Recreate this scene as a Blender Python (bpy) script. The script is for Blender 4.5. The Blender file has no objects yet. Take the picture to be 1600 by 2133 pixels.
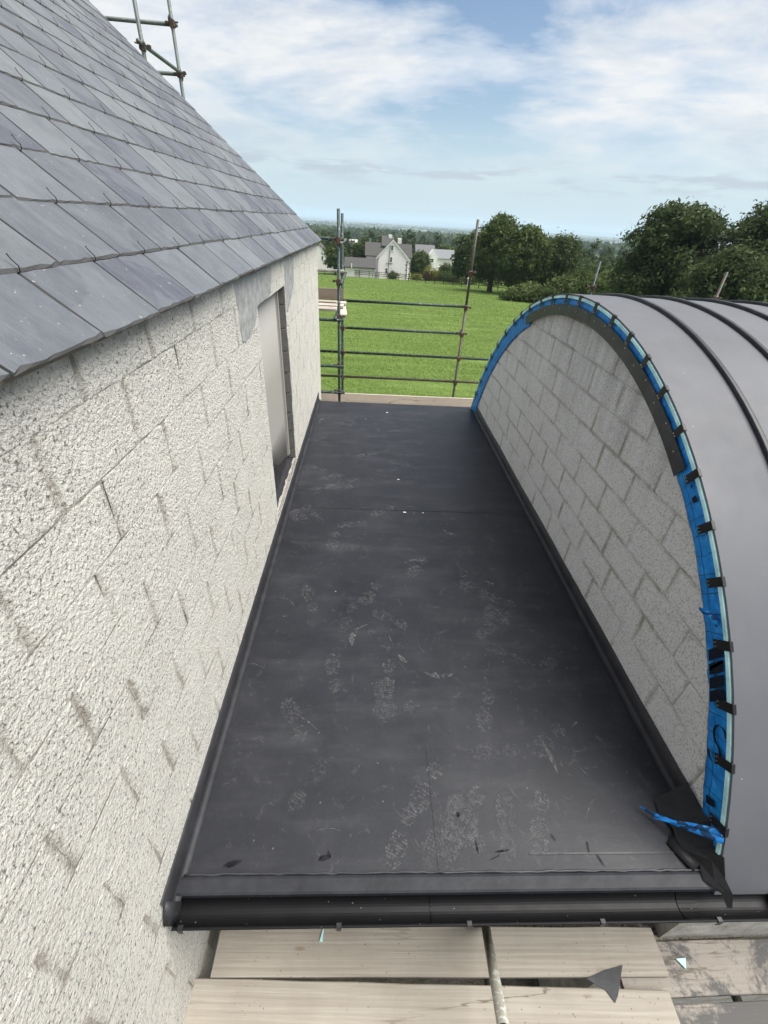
import bpy, math, random
import numpy as np
from mathutils import Vector, Matrix, noise as mnoise

random.seed(7)
rng = np.random.default_rng(7)
R = math.radians
scene = bpy.context.scene
col = scene.collection

# ------------------------------------------------------------------ camera
CAM_Z = 2.5
F_PX, PITCH, ROLL, YAW = 907.3, R(33.85), R(3.58), R(3.33)
cam_d = bpy.data.cameras.new('camera')
cam_d.sensor_fit = 'HORIZONTAL'
cam_d.sensor_width = 36.0
cam_d.lens = F_PX / 1600.0 * 36.0
cam_d.clip_start = 0.05
cam_d.clip_end = 90000.0
cam = bpy.data.objects.new('camera', cam_d)
col.objects.link(cam)
f0 = Vector((math.sin(YAW), math.cos(YAW), 0)); r0 = Vector((math.cos(YAW), -math.sin(YAW), 0)); up = Vector((0, 0, 1))
fw = f0 * math.cos(PITCH) - up * math.sin(PITCH)
u2 = up * math.cos(PITCH) + f0 * math.sin(PITCH)
rt = r0 * math.cos(ROLL) + u2 * math.sin(ROLL)
uu = -r0 * math.sin(ROLL) + u2 * math.cos(ROLL)
mw = Matrix((rt, uu, -fw)).transposed().to_4x4()
mw.translation = Vector((0, 0, CAM_Z))
cam.matrix_world = mw
scene.camera = cam

# ------------------------------------------------------------------ sky and sun
SUN_EL, SUN_AZ = R(61), R(98)          # azimuth measured from +Y towards +X
world = bpy.data.worlds.new('World')
scene.world = world
world.use_nodes = True
wt = world.node_tree
for n in list(wt.nodes): wt.nodes.remove(n)
def WN(t, **kw):
    n = wt.nodes.new(t)
    for k, v in kw.items(): setattr(n, k, v)
    return n
def wmath(op, a, b=None, clamp=False):
    n = WN('ShaderNodeMath', operation=op); n.use_clamp = clamp
    for i, v in enumerate((a, b)):
        if v is None: continue
        if isinstance(v, (int, float)): n.inputs[i].default_value = v
        else: wt.links.new(v, n.inputs[i])
    return n.outputs[0]
def wramp(fac, stops):
    n = WN('ShaderNodeValToRGB')
    e = n.color_ramp.elements
    while len(e) < len(stops): e.new(0.5)
    for el, (p, c) in zip(e, stops):
        el.position = p; el.color = c if len(c) == 4 else (*c, 1)
    wt.links.new(fac, n.inputs[0]); return n.outputs[0]
tc = WN('ShaderNodeTexCoord')
sep = WN('ShaderNodeSeparateXYZ'); wt.links.new(tc.outputs['Generated'], sep.inputs[0])
zc = wmath('MAXIMUM', sep.outputs[2], 0.012)
cmb = WN('ShaderNodeCombineXYZ')
wt.links.new(sep.outputs[0], cmb.inputs[0]); wt.links.new(sep.outputs[1], cmb.inputs[1]); wt.links.new(zc, cmb.inputs[2])
sky = WN('ShaderNodeTexSky', sky_type='NISHITA')
sky.sun_disc = False
sky.sun_elevation = SUN_EL
sky.sun_rotation = SUN_AZ
sky.air_density = 1.0; sky.dust_density = 0.6; sky.ozone_density = 1.4
wt.links.new(cmb.outputs[0], sky.inputs[0])
bg_sky = WN('ShaderNodeBackground'); bg_sky.inputs[1].default_value = 0.082
wt.links.new(sky.outputs[0], bg_sky.inputs[0])
CLX, CLY = 1.25, 4.6
LCX = 5.3
# cloud deck: direction projected on a flat layer
den = wmath('ADD', zc, 0.16)
px = wmath('DIVIDE', sep.outputs[0], den); py = wmath('DIVIDE', sep.outputs[1], den)
pc = WN('ShaderNodeCombineXYZ'); wt.links.new(px, pc.inputs[0]); wt.links.new(py, pc.inputs[1])
def wnoise(scale, detail, rough, off=(0, 0, 0), sc=(1, 1, 1), dist=0.0):
    mp = WN('ShaderNodeMapping'); mp.inputs['Location'].default_value = off; mp.inputs['Scale'].default_value = sc
    wt.links.new(pc.outputs[0], mp.inputs[0])
    n = WN('ShaderNodeTexNoise'); n.inputs['Scale'].default_value = scale; n.inputs['Detail'].default_value = detail
    n.inputs['Roughness'].default_value = rough; n.inputs['Distortion'].default_value = dist
    wt.links.new(mp.outputs[0], n.inputs[0]); return n.outputs[0]
n1 = wnoise(0.95, 8, 0.58, (CLX, CLY, 0), (0.85, 1.0, 1), 0.45)
n2 = wnoise(5.0, 6, 0.62, (0.4, 7.1, 0), (0.8, 1.0, 1), 0.3)
dens = wmath('ADD', wmath('MULTIPLY', n1, 0.78), wmath('MULTIPLY', n2, 0.22))
cov = wramp(dens, [(0.385, (0, 0, 0)), (0.455, (0.50, 0.50, 0.50)), (0.55, (0.97, 0.97, 0.97))])
thk = wmath('ADD', wmath('MULTIPLY', n1, 0.55), wmath('MULTIPLY', wnoise(1.5, 7, 0.6, (8.3, 2.2, 0), (0.7, 1.3, 1), 0.3), 0.45))
thick = wramp(thk, [(0.38, (0.70, 0.80, 0.97)), (0.47, (0.90, 0.94, 1.0)), (0.53, (1.0, 1.0, 1.0)), (0.62, (0.74, 0.79, 0.87))])
bg_cl = WN('ShaderNodeBackground'); bg_cl.inputs[1].default_value = 0.595
wt.links.new(thick, bg_cl.inputs[0])
# low haze veil that takes the horizon to a pale cyan white
veil = wramp(zc, [(0.0, (0.97, 0.97, 0.97)), (0.07, (0.66, 0.66, 0.66)), (0.15, (0.16, 0.16, 0.16)), (0.26, (0.0, 0.0, 0.0))])
bg_v = WN('ShaderNodeBackground'); bg_v.inputs[0].default_value = (0.64, 0.80, 0.90, 1); bg_v.inputs[1].default_value = 0.62
m_v = WN('ShaderNodeMixShader'); wt.links.new(veil, m_v.inputs[0]); wt.links.new(bg_sky.outputs[0], m_v.inputs[1]); wt.links.new(bg_v.outputs[0], m_v.inputs[2])
lowfade = wramp(zc, [(0.045, (0.0, 0.0, 0.0)), (0.11, (0.60, 0.60, 0.60)), (0.16, (1, 1, 1))])
cf = wmath('MULTIPLY', cov, lowfade)
m_c = WN('ShaderNodeMixShader'); wt.links.new(cf, m_c.inputs[0]); wt.links.new(m_v.outputs[0], m_c.inputs[1]); wt.links.new(bg_cl.outputs[0], m_c.inputs[2])
# small flat grey clouds low over the sea
az = wmath('ARCTAN2', sep.outputs[0], sep.outputs[1])
lc = WN('ShaderNodeCombineXYZ'); wt.links.new(wmath('MULTIPLY', az, 2.2), lc.inputs[0]); wt.links.new(wmath('MULTIPLY', zc, 16.0), lc.inputs[1])
ln = WN('ShaderNodeTexNoise'); ln.inputs['Scale'].default_value = 3.0; ln.inputs['Detail'].default_value = 6; ln.inputs['Roughness'].default_value = 0.6
lmp = WN('ShaderNodeMapping'); lmp.inputs['Location'].default_value = (LCX, 0.3, 0); wt.links.new(lc.outputs[0], lmp.inputs[0]); wt.links.new(lmp.outputs[0], ln.inputs[0])
lband = wramp(zc, [(0.045, (0, 0, 0)), (0.068, (1, 1, 1)), (0.078, (1, 1, 1)), (0.10, (0, 0, 0))])
lcov = wmath('MULTIPLY', wramp(ln.outputs[0], [(0.515, (0, 0, 0)), (0.61, (0.85, 0.85, 0.85))]), lband)
bg_l = WN('ShaderNodeBackground'); bg_l.inputs[0].default_value = (0.62, 0.70, 0.80, 1); bg_l.inputs[1].default_value = 0.55
m_l = WN('ShaderNodeMixShader'); wt.links.new(lcov, m_l.inputs[0]); wt.links.new(m_c.outputs[0], m_l.inputs[1]); wt.links.new(bg_l.outputs[0], m_l.inputs[2])
wo = WN('ShaderNodeOutputWorld'); wt.links.new(m_l.outputs[0], wo.inputs[0])

sun_d = bpy.data.lights.new('sun', 'SUN')
sun_d.energy = 4.2; sun_d.angle = R(48); sun_d.color = (1.0, 0.965, 0.91)
sun = bpy.data.objects.new('sun', sun_d); col.objects.link(sun)
sdir = Vector((math.sin(SUN_AZ) * math.cos(SUN_EL), math.cos(SUN_AZ) * math.cos(SUN_EL), math.sin(SUN_EL)))
sun.rotation_euler = sdir.to_track_quat('Z', 'Y').to_euler()

vs = scene.view_settings
vs.view_transform = 'Standard'; vs.look = 'None'; vs.gamma = 1.0; vs.use_curve_mapping = False
vs.exposure = 0.64
cy = scene.cycles
cy.use_denoising = True
cy.max_bounces = 6; cy.diffuse_bounces = 3; cy.glossy_bounces = 3; cy.transparent_max_bounces = 12; cy.volume_bounces = 1
cy.sample_clamp_indirect = 6

# ------------------------------------------------------------------ helpers
class MB:
    """collects shapes, builds ONE mesh object"""
    def __init__(s): s.v = []; s.f = []
    def add(s, vs_, fs_):
        o = len(s.v); s.v += [tuple(p) for p in vs_]; s.f += [tuple(i + o for i in f) for f in fs_]; return s
    def box(s, x0, x1, y0, y1, z0, z1, M=None, b=0.0):
        if b > 0:
            vv = []
            for z, q in ((z0, b), (z0 + b, 0), (z1 - b, 0), (z1, b)):
                vv += [(x0 + q, y0 + q, z), (x1 - q, y0 + q, z), (x1 - q, y1 - q, z), (x0 + q, y1 - q, z)]
            ff = [(3, 2, 1, 0), (12, 13, 14, 15)]
            for k in range(3):
                for i in range(4):
                    j = (i + 1) % 4
                    ff.append((k * 4 + i, k * 4 + j, k * 4 + 4 + j, k * 4 + 4 + i))
        else:
            vv = [(x, y, z) for z in (z0, z1) for x, y in ((x0, y0), (x1, y0), (x1, y1), (x0, y1))]
            ff = [(3, 2, 1, 0), (4, 5, 6, 7), (0, 1, 5, 4), (1, 2, 6, 5), (2, 3, 7, 6), (3, 0, 4, 7)]
        if M is not None: vv = [M @ Vector(p) for p in vv]
        return s.add(vv, ff)
    def tube(s, p, q, r, n=10, r2=None, cap=True):
        p = Vector(p); q = Vector(q); d = (q - p).normalized()
        a = d.orthogonal().normalized(); b = d.cross(a); r2 = r if r2 is None else r2
        vv = []
        for c, rr in ((p, r), (q, r2)):
            for i in range(n):
                t = 2 * math.pi * i / n
                vv.append(c + a * math.cos(t) * rr + b * math.sin(t) * rr)
        ff = [(i, (i + 1) % n, n + (i + 1) % n, n + i) for i in range(n)]
        if cap: ff += [tuple(range(n - 1, -1, -1)), tuple(range(n, 2 * n))]
        return s.add(vv, ff)
    def path(s, pts, rs, n=6):
        pts = [Vector(p) for p in pts]; vv = []; ff = []
        if not isinstance(rs, (list, tuple)): rs = [rs] * len(pts)
        prev = None
        for i, p in enumerate(pts):
            d = (pts[min(i + 1, len(pts) - 1)] - pts[max(i - 1, 0)]).normalized()
            a = d.orthogonal().normalized() if prev is None else (prev - d * prev.dot(d)).normalized()
            prev = a; b = d.cross(a)
            for k in range(n):
                t = 2 * math.pi * k / n
                vv.append(p + a * math.cos(t) * rs[i] + b * math.sin(t) * rs[i])
        for i in range(len(pts) - 1):
            for k in range(n):
                ff.append((i * n + k, i * n + (k + 1) % n, (i + 1) * n + (k + 1) % n, (i + 1) * n + k))
        ff += [tuple(range(n - 1, -1, -1)), tuple(range((len(pts) - 1) * n, len(pts) * n))]
        return s.add(vv, ff)
    def prism(s, poly, axis, a0, a1):
        """polygon in the two other axes, extruded along axis"""
        def P(u, w, t):
            return {'x': (t, u, w), 'y': (u, t, w), 'z': (u, w, t)}[axis]
        n = len(poly)
        vv = [P(u, w, a0) for u, w in poly] + [P(u, w, a1) for u, w in poly]
        ff = [tuple(range(n - 1, -1, -1)), tuple(range(n, 2 * n))] + [(i, (i + 1) % n, n + (i + 1) % n, n + i) for i in range(n)]
        return s.add(vv, ff)
    def mesh(s, name, mat, smooth=False):
        me = bpy.data.meshes.new(name); me.from_pydata(s.v, [], s.f)
        if mat: me.materials.append(mat)
        if smooth: me.polygons.foreach_set('use_smooth', [True] * len(me.polygons))
        me.update(); return me
    def build(s, name, mat, parent=None, smooth=False, loc=(0, 0, 0), rot=(0, 0, 0)):
        return link(name, s.mesh(name, mat, smooth), parent, loc, rot)

def link(name, me, parent=None, loc=(0, 0, 0), rot=(0, 0, 0)):
    o = bpy.data.objects.new(name, me); col.objects.link(o)
    o.location = loc; o.rotation_euler = rot
    if parent is not None: o.parent = parent
    return o
def np_mesh(name, verts, faces, mat, smooth=False):
    verts = np.asarray(verts, np.float32); faces = np.asarray(faces, np.int32); k = faces.shape[1]
    me = bpy.data.meshes.new(name)
    me.vertices.add(len(verts)); me.vertices.foreach_set('co', verts.ravel())
    me.loops.add(faces.size); me.loops.foreach_set('vertex_index', faces.ravel())
    me.polygons.add(len(faces)); me.polygons.foreach_set('loop_start', np.arange(len(faces), dtype=np.int32) * k)
    if smooth: me.polygons.foreach_set('use_smooth', np.ones(len(faces), bool))
    me.update(calc_edges=True)
    if mat: me.materials.append(mat)
    return me
def tag(o, label, cat=None, group=None, kind=None):
    if label: o['label'] = label
    if cat: o['category'] = cat
    if group: o['group'] = group
    if kind: o['kind'] = kind
    return o
def thing(name, label, cat, loc=(0, 0, 0), group=None, rz=0.0):
    o = bpy.data.objects.new(name, None); col.objects.link(o)
    o.location = loc; o.rotation_euler = (0, 0, rz); o.empty_display_size = 0.2
    return tag(o, label, cat, group)

# ------------------------------------------------------------------ materials
class Mat:
    def __init__(s, name, base=(0.5, 0.5, 0.5), rough=0.8, spec=0.3, metal=0.0):
        s.m = bpy.data.materials.new(name); s.m.use_nodes = True
        s.nt = s.m.node_tree; s.b = s.nt.nodes['Principled BSDF']
        s.b.inputs['Base Color'].default_value = (*base, 1); s.b.inputs['Roughness'].default_value = rough
        s.b.inputs['Specular IOR Level'].default_value = spec; s.b.inputs['Metallic'].default_value = metal
        s._geo = None
    def N(s, t, **kw):
        n = s.nt.nodes.new(t)
        for k, v in kw.items(): setattr(n, k, v)
        return n
    def L(s, a, b): s.nt.links.new(a, b)
    def pos(s):
        if s._geo is None: s._geo = s.N('ShaderNodeNewGeometry')
        return s._geo.outputs['Position']
    def obj(s): return s.N('ShaderNodeTexCoord').outputs['Object']
    def rnd(s): return s.N('ShaderNodeObjectInfo').outputs['Random']
    def mapv(s, v, sc=(1, 1, 1), loc=(0, 0, 0), rot=(0, 0, 0)):
        n = s.N('ShaderNodeMapping'); n.inputs['Scale'].default_value = sc; n.inputs['Rotation'].default_value = rot
        if isinstance(loc, tuple): n.inputs['Location'].default_value = loc
        else: s.L(loc, n.inputs['Location'])
        s.L(v, n.inputs['Vector']); return n.outputs[0]
    def noise(s, v, scale, detail=4, rough=0.55, dist=0.0):
        n = s.N('ShaderNodeTexNoise'); n.inputs['Scale'].default_value = scale; n.inputs['Detail'].default_value = detail
        n.inputs['Roughness'].default_value = rough; n.inputs['Distortion'].default_value = dist
        s.L(v, n.inputs['Vector']); return n.outputs[0]
    def vor(s, v, scale, feature='F1', out='Distance'):
        n = s.N('ShaderNodeTexVoronoi', feature=feature); n.inputs['Scale'].default_value = scale
        s.L(v, n.inputs['Vector']); return n.outputs[out]
    def ramp(s, f, stops, interp='LINEAR'):
        n = s.N('ShaderNodeValToRGB'); n.color_ramp.interpolation = interp; e = n.color_ramp.elements
        while len(e) < len(stops): e.new(0.5)
        for el, (p, c) in zip(e, stops):
            el.position = p
            if isinstance(c, (int, float)): c = (c, c, c)
            el.color = (*c, 1)
        s.L(f, n.inputs[0]); return n.outputs[0]
    def math(s, op, a, b=None, clamp=False):
        n = s.N('ShaderNodeMath', operation=op); n.use_clamp = clamp
        for i, v in enumerate((a, b)):
            if v is None: continue
            if isinstance(v, (int, float)): n.inputs[i].default_value = v
            else: s.L(v, n.inputs[i])
        return n.outputs[0]
    def mix(s, f, a, b, mode='MIX'):
        n = s.N('ShaderNodeMix', data_type='RGBA', blend_type=mode)
        for i, v in ((0, f), (6, a), (7, b)):
            if isinstance(v, (int, float)): n.inputs[i].default_value = v
            elif isinstance(v, tuple): n.inputs[i].default_value = (*v, 1)
            else: s.L(v, n.inputs[i])
        return n.outputs[2]
    def color(s, c): s.L(c, s.b.inputs['Base Color'])
    def roughness(s, c): s.L(c, s.b.inputs['Roughness'])
    def bump(s, h, dist=0.01, strength=1.0):
        n = s.N('ShaderNodeBump'); n.inputs['Distance'].default_value = dist; n.inputs['Strength'].default_value = strength
        s.L(h, n.inputs['Height'])
        if s.b.inputs['Normal'].is_linked:
            s.L(s.b.inputs['Normal'].links[0].from_socket, n.inputs['Normal'])
        s.L(n.outputs[0], s.b.inputs['Normal'])
    def sepz(s, v, i=2):
        n = s.N('ShaderNodeSeparateXYZ'); s.L(v, n.inputs[0]); return n.outputs[i]

def roughcast(name, base, pit, dirt, lump=1.0, pits=0.36, topband=None, dirt_amt=0.35, streak=False, stain=None):
    m = Mat(name, base, 0.92, 0.15); p = m.pos()
    a = m.noise(p, 75 / lump, 4, 0.68)
    c = m.noise(p, 24 / lump, 2, 0.6)
    h = m.math('ADD', m.math('MULTIPLY', a, 1.0), m.math('MULTIPLY', c, 0.45))
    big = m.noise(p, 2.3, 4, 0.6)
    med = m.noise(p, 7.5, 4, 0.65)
    thr = m.math('ADD', m.math('MULTIPLY', big, 0.16), pits - 0.08)      # pits cluster in patches; colour paints both pit shade and exposed block
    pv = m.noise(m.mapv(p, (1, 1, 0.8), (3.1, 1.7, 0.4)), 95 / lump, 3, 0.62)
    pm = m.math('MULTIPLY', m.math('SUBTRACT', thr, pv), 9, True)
    tone = m.mix(m.math('MULTIPLY', m.ramp(med, [(0.35, 0.0), (0.75, 1.0)]), dirt_amt), base, dirt)
    tone = m.mix(m.ramp(m.noise(p, 55, 2), [(0.3, 0.0), (0.7, 0.35)]), tone, tuple(min(1, v * 1.12) for v in base))
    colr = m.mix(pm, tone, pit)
    if stain:                    # mortar stains bleeding out of the joints, patchy
        o = m.obj(); sp_ = m.N('ShaderNodeSeparateXYZ'); m.L(o, sp_.inputs[0])
        eu = m.math('SUBTRACT', m.math('ABSOLUTE', sp_.outputs[1]), 0.2245 - stain[1]); ev = m.math('SUBTRACT', m.math('ABSOLUTE', sp_.outputs[2]), 0.109 - stain[1] * stain[2])
        wob = m.math('MULTIPLY', m.math('SUBTRACT', m.noise(p, 30, 3, 0.7), 0.5), stain[1] * 1.6)
        em = m.math('DIVIDE', m.math('ADD', m.math('MAXIMUM', eu, ev), wob), stain[1], True)
        pt = m.ramp(m.noise(m.mapv(p, (1, 1, 1), (5.2, 3.3, 8.1)), 3.4, 4, 0.65), [(0.40, 0.0), (0.62, stain[3])])
        colr = m.mix(m.math('MULTIPLY', m.math('MINIMUM', em, 1.0), pt), colr, stain[0])
    if streak:
        sy = m.noise(m.mapv(p, (1, 9, 0.7)), 1.0, 4, 0.65)
        zz = m.math('MULTIPLY', m.math('SUBTRACT', m.sepz(p), 1.0), 1.1, True)
        colr = m.mix(m.math('MULTIPLY', m.ramp(sy, [(0.42, 0.0), (0.68, 0.75)]), zz), colr, tuple(v * 0.45 for v in base))
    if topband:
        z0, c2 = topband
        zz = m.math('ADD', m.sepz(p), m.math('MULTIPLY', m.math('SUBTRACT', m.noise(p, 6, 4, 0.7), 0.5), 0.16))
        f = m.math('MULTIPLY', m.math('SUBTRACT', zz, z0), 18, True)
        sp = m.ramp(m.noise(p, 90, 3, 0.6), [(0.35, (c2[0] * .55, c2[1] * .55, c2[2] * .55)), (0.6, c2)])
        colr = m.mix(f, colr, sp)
    m.color(colr); m.bump(h, 0.026 * lump, 1.0)
    return m.m
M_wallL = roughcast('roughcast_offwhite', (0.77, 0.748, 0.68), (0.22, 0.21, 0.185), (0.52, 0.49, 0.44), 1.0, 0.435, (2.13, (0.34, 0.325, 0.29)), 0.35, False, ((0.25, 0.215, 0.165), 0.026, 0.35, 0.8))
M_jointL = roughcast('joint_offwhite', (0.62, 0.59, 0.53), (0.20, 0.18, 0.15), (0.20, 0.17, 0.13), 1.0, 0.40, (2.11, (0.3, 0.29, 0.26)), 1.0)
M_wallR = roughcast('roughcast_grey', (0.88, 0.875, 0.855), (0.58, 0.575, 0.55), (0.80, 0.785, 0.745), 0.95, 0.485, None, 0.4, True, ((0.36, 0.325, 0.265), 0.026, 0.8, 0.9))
M_jointR = roughcast('joint_grey', (0.62, 0.60, 0.55), (0.25, 0.23, 0.20), (0.24, 0.21, 0.165), 0.7, 0.38, None, 1.0)
M_bare = roughcast('bare_block', (0.22, 0.215, 0.20), (0.08, 0.08, 0.075), (0.15, 0.145, 0.13), 0.7, 0.42)
def m_patch():
    m = Mat('mesh_patch', (0.33, 0.335, 0.33), 0.85, 0.2); p = m.pos()
    w = m.N('ShaderNodeTexBrick'); w.inputs['Scale'].default_value = 1
    m.L(m.mapv(p, (1, 1, 1), rot=(0, R(90), 0)), w.inputs[0])
    w.offset = 0; w.inputs['Brick Width'].default_value = 0.012; w.inputs['Row Height'].default_value = 0.012; w.inputs['Mortar Size'].default_value = 0.0015
    c = m.ramp(m.noise(p, 14, 5, 0.65), [(0.3, (0.22, 0.225, 0.22)), (0.6, (0.36, 0.365, 0.355)), (0.75, (0.5, 0.49, 0.45))])
    m.color(c); m.bump(m.noise(p, 120, 3), 0.003); return m.m
M_patch = m_patch()

def m_slate():
    m = Mat('slate', (0.2, 0.21, 0.23), 0.5, 0.36); r = m.rnd(); o = m.obj()
    off = m.N('ShaderNodeCombineXYZ'); m.L(m.math('MULTIPLY', r, 37), off.inputs[0]); m.L(m.math('MULTIPLY', r, 91), off.inputs[1])
    v = m.mapv(o, (1, 1, 1), loc=off.outputs[0])
    base = m.ramp(r, [(0.0, (0.074, 0.082, 0.098)), (0.14, (0.112, 0.121, 0.138)), (0.28, (0.056, 0.059, 0.079)), (0.40, (0.125, 0.139, 0.146)),
                      (0.54, (0.090, 0.097, 0.113)), (0.68, (0.145, 0.158, 0.164)), (0.80, (0.066, 0.070, 0.092)), (0.90, (0.106, 0.116, 0.126))], 'CONSTANT')
    st = m.noise(m.mapv(v, (5, 1.6, 1), rot=(0, 0, 0.5)), 3.5, 5, 0.6, 0.8)
    c = m.mix(m.ramp(st, [(0.35, 0.0), (0.7, 0.5)]), base, (0.145, 0.155, 0.165))
    c = m.mix(m.ramp(m.noise(v, 9, 5, 0.7), [(0.3, 0.4), (0.55, 0.0)]), c, (0.06, 0.064, 0.072))
    c = m.mix(m.ramp(m.noise(v, 3.2, 3, 0.5, 0.6), [(0.5, 0.0), (0.53, 0.28)]), c, (0.16, 0.172, 0.182))
    c = m.mix(m.ramp(m.noise(v, 70, 2), [(0.72, 0.0), (0.76, 0.55)]), c, (0.5, 0.5, 0.49))
    m.color(c); m.roughness(m.ramp(st, [(0.3, 0.48), (0.7, 0.66)]))
    m.bump(m.noise(m.mapv(v, (1, 0.45, 1)), 20, 6, 0.65, 0.6), 0.010, 0.9)
    return m.m
M_slate = m_slate()
M_slate_edge = Mat('slate_split_edge', (0.075, 0.076, 0.074), 0.85, 0.2).m
M_hook = Mat('hook_wire', (0.03, 0.03, 0.032), 0.4, 0.5, 0.6).m
M_under = Mat('roofing_felt', (0.05, 0.05, 0.052), 0.9).m

def m_membrane():
    m = Mat('roof_membrane', (0.04, 0.041, 0.046), 0.5, 0.32); p = m.pos()
    a = m.noise(p, 2.2, 6, 0.62, 0.4); b = m.noise(m.mapv(p, (0.25, 1.0, 1)), 5.0, 5, 0.65)
    c = m.ramp(a, [(0.3, (0.013, 0.014, 0.018)), (0.55, (0.019, 0.020, 0.025)), (0.75, (0.031, 0.032, 0.037))])
    c = m.mix(m.ramp(b, [(0.5, 0.0), (0.72, 0.3)]), c, (0.065, 0.066, 0.07))
    c = m.mix(m.ramp(m.noise(p, 13, 6, 0.7, 1.2), [(0.58, 0.0), (0.7, 0.22)]), c, (0.13, 0.13, 0.13))
    c = m.mix(m.ramp(m.vor(p, 9), [(0.035, 0.7), (0.05, 0.0)]), c, (0.10, 0.10, 0.10))
    m.color(c)
    m.roughness(m.ramp(a, [(0.3, 0.40), (0.7, 0.55)]))
    m.bump(m.noise(m.mapv(p, (1, 0.35, 1)), 3.5, 3, 0.5), 0.012, 0.35); m.bump(m.noise(p, 60, 2), 0.0008, 0.5)
    return m.m
M_memb = m_membrane()
def m_strip(name, base, rough):
    m = Mat(name, base, rough, 0.28); p = m.pos()
    c = m.ramp(m.noise(p, 7, 5, 0.65), [(0.35, tuple(v * 0.8 for v in base)), (0.7, tuple(v * 1.5 for v in base))])
    m.color(c); m.bump(m.noise(p, 14, 3), 0.006, 0.4); return m.m
M_strip = m_strip('flashing_rubber', (0.022, 0.022, 0.025), 0.48)
M_trim = m_strip('trim_coated', (0.021, 0.022, 0.026), 0.5)
M_bead = m_strip('sealant_bead', (0.035, 0.036, 0.04), 0.35)
def m_gutter():
    m = Mat('gutter_black', (0.006, 0.006, 0.007), 0.28, 0.18); p = m.pos()
    c = m.mix(m.ramp(m.vor(p, 26), [(0.05, 1.0), (0.07, 0.0)]), (0.008, 0.008, 0.009), (0.25, 0.24, 0.22))
    m.color(c); m.roughness(m.ramp(m.noise(p, 9, 4), [(0.3, 0.36), (0.7, 0.48)])); return m.m
M_gutter = m_gutter()
def m_dust(name, c, lo, hi, scale):
    m = Mat(name, c, 0.95, 0.1); p = m.pos()
    tr = m.N('ShaderNodeBsdfTransparent'); mx = m.N('ShaderNodeMixShader')
    r = m.math('ADD', m.math('MULTIPLY', m.noise(p, scale, 3, 0.7), 0.8), m.math('MULTIPLY', m.noise(p, 11, 2), 0.35))
    f = m.ramp(r, [(0.48, lo), (0.72, hi)])
    m.L(f, mx.inputs[0]); m.L(tr.outputs[0], mx.inputs[1]); m.L(m.b.outputs[0], mx.inputs[2])
    m.L(mx.outputs[0], m.nt.nodes['Material Output'].inputs[0]); return m.m
M_dust = m_dust('print_dust', (0.22, 0.22, 0.216), 0.0, 0.33, 44)
M_faint = m_dust('faint_print_dust', (0.20, 0.20, 0.196), 0.0, 0.24, 40)
M_scuff = m_dust('scuff_dust', (0.24, 0.235, 0.225), 0.0, 0.42, 45)
M_mark = m_dust('wet_mark', (0.010, 0.010, 0.011), 0.35, 0.95, 30)
M_panel = Mat('reveal_panel', (0.36, 0.345, 0.32), 0.5, 0.35).m
def m_wood(name, base, dark, splat=0.0, stain=0.0):
    m = Mat(name, base, 0.82, 0.2); o = m.obj(); r = m.rnd()
    off = m.N('ShaderNodeCombineXYZ'); m.L(m.math('MULTIPLY', r, 31), off.inputs[0]); m.L(m.math('MULTIPLY', r, 17), off.inputs[1]); m.L(m.math('MULTIPLY', r, 7), off.inputs[2])
    v = m.mapv(o, (1, 1, 1), loc=off.outputs[0])
    g = m.noise(m.mapv(v, (0.16, 9, 9)), 6, 6, 0.68, 0.7)
    ring = m.N('ShaderNodeTexWave', wave_type='BANDS', bands_direction='Y'); ring.inputs['Scale'].default_value = 14; ring.inputs['Distortion'].default_value = 6
    ring.inputs['Detail'].default_value = 3; ring.inputs['Detail Scale'].default_value = 0.7
    m.L(m.mapv(v, (0.10, 1, 1)), ring.inputs[0])
    c = m.mix(m.ramp(g, [(0.35, 0.0), (0.75, 0.65)]), base, dark)
    c = m.mix(m.ramp(ring.outputs[1], [(0.4, 0.0), (0.95, 0.12)]), c, tuple(d * 0.9 for d in dark))
    c = m.mix(m.ramp(m.noise(v, 2.0, 4, 0.6), [(0.4, 0.0), (0.75, 0.4)]), c, (dark[0] * 0.8, dark[1] * 0.82, dark[2] * 0.85))
    kn = m.vor(m.mapv(v, (0.9, 3.0, 1)), 2.2)
    c = m.mix(m.ramp(kn, [(0.05, 0.75), (0.09, 0.0)]), c, (0.20, 0.13, 0.08))
    cr = m.math('ABSOLUTE', m.math('SUBTRACT', m.noise(m.mapv(v, (0.45, 5.5, 1)), 1.6, 5, 0.5), 0.5))
    c = m.mix(m.math('MULTIPLY', m.ramp(cr, [(0.003, 0.75), (0.009, 0.0)]), m.ramp(m.noise(v, 1.1, 2), [(0.48, 0.0), (0.6, 1.0)])), c, (0.10, 0.08, 0.06))
    if splat:
        s1 = m.vor(m.mapv(v, (1, 1, 1)), 34); k = m.noise(v, 2.4, 3)
        c = m.mix(m.math('MULTIPLY', m.ramp(s1, [(0.08, 0.9), (0.16, 0.0)]), m.ramp(k, [(0.5 - 0.1 * splat, 0.0), (0.62, splat)])), c, (0.13, 0.125, 0.115))
    if stain:
        k = m.math('ADD', m.noise(v, 1.8, 6, 0.7, 0.5), m.math('MULTIPLY', m.noise(v, 40, 3, 0.7), 0.25))
        c = m.mix(m.ramp(k, [(0.58, 0.0), (0.66, 0.88)]), c, (0.085, 0.085, 0.085))
    m.color(c); m.bump(g, 0.003, 0.8); return m.m
M_wood = m_wood('scaffold_plank', (0.42, 0.385, 0.33), (0.21, 0.18, 0.14), 1.0)
M_wood_spl = m_wood('scaffold_plank_mortar', (0.33, 0.30, 0.262), (0.21, 0.185, 0.16), 1.0, 1.0)
M_wood_pale = m_wood('scaffold_plank_pale', (0.60, 0.535, 0.46), (0.42, 0.36, 0.30))
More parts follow.
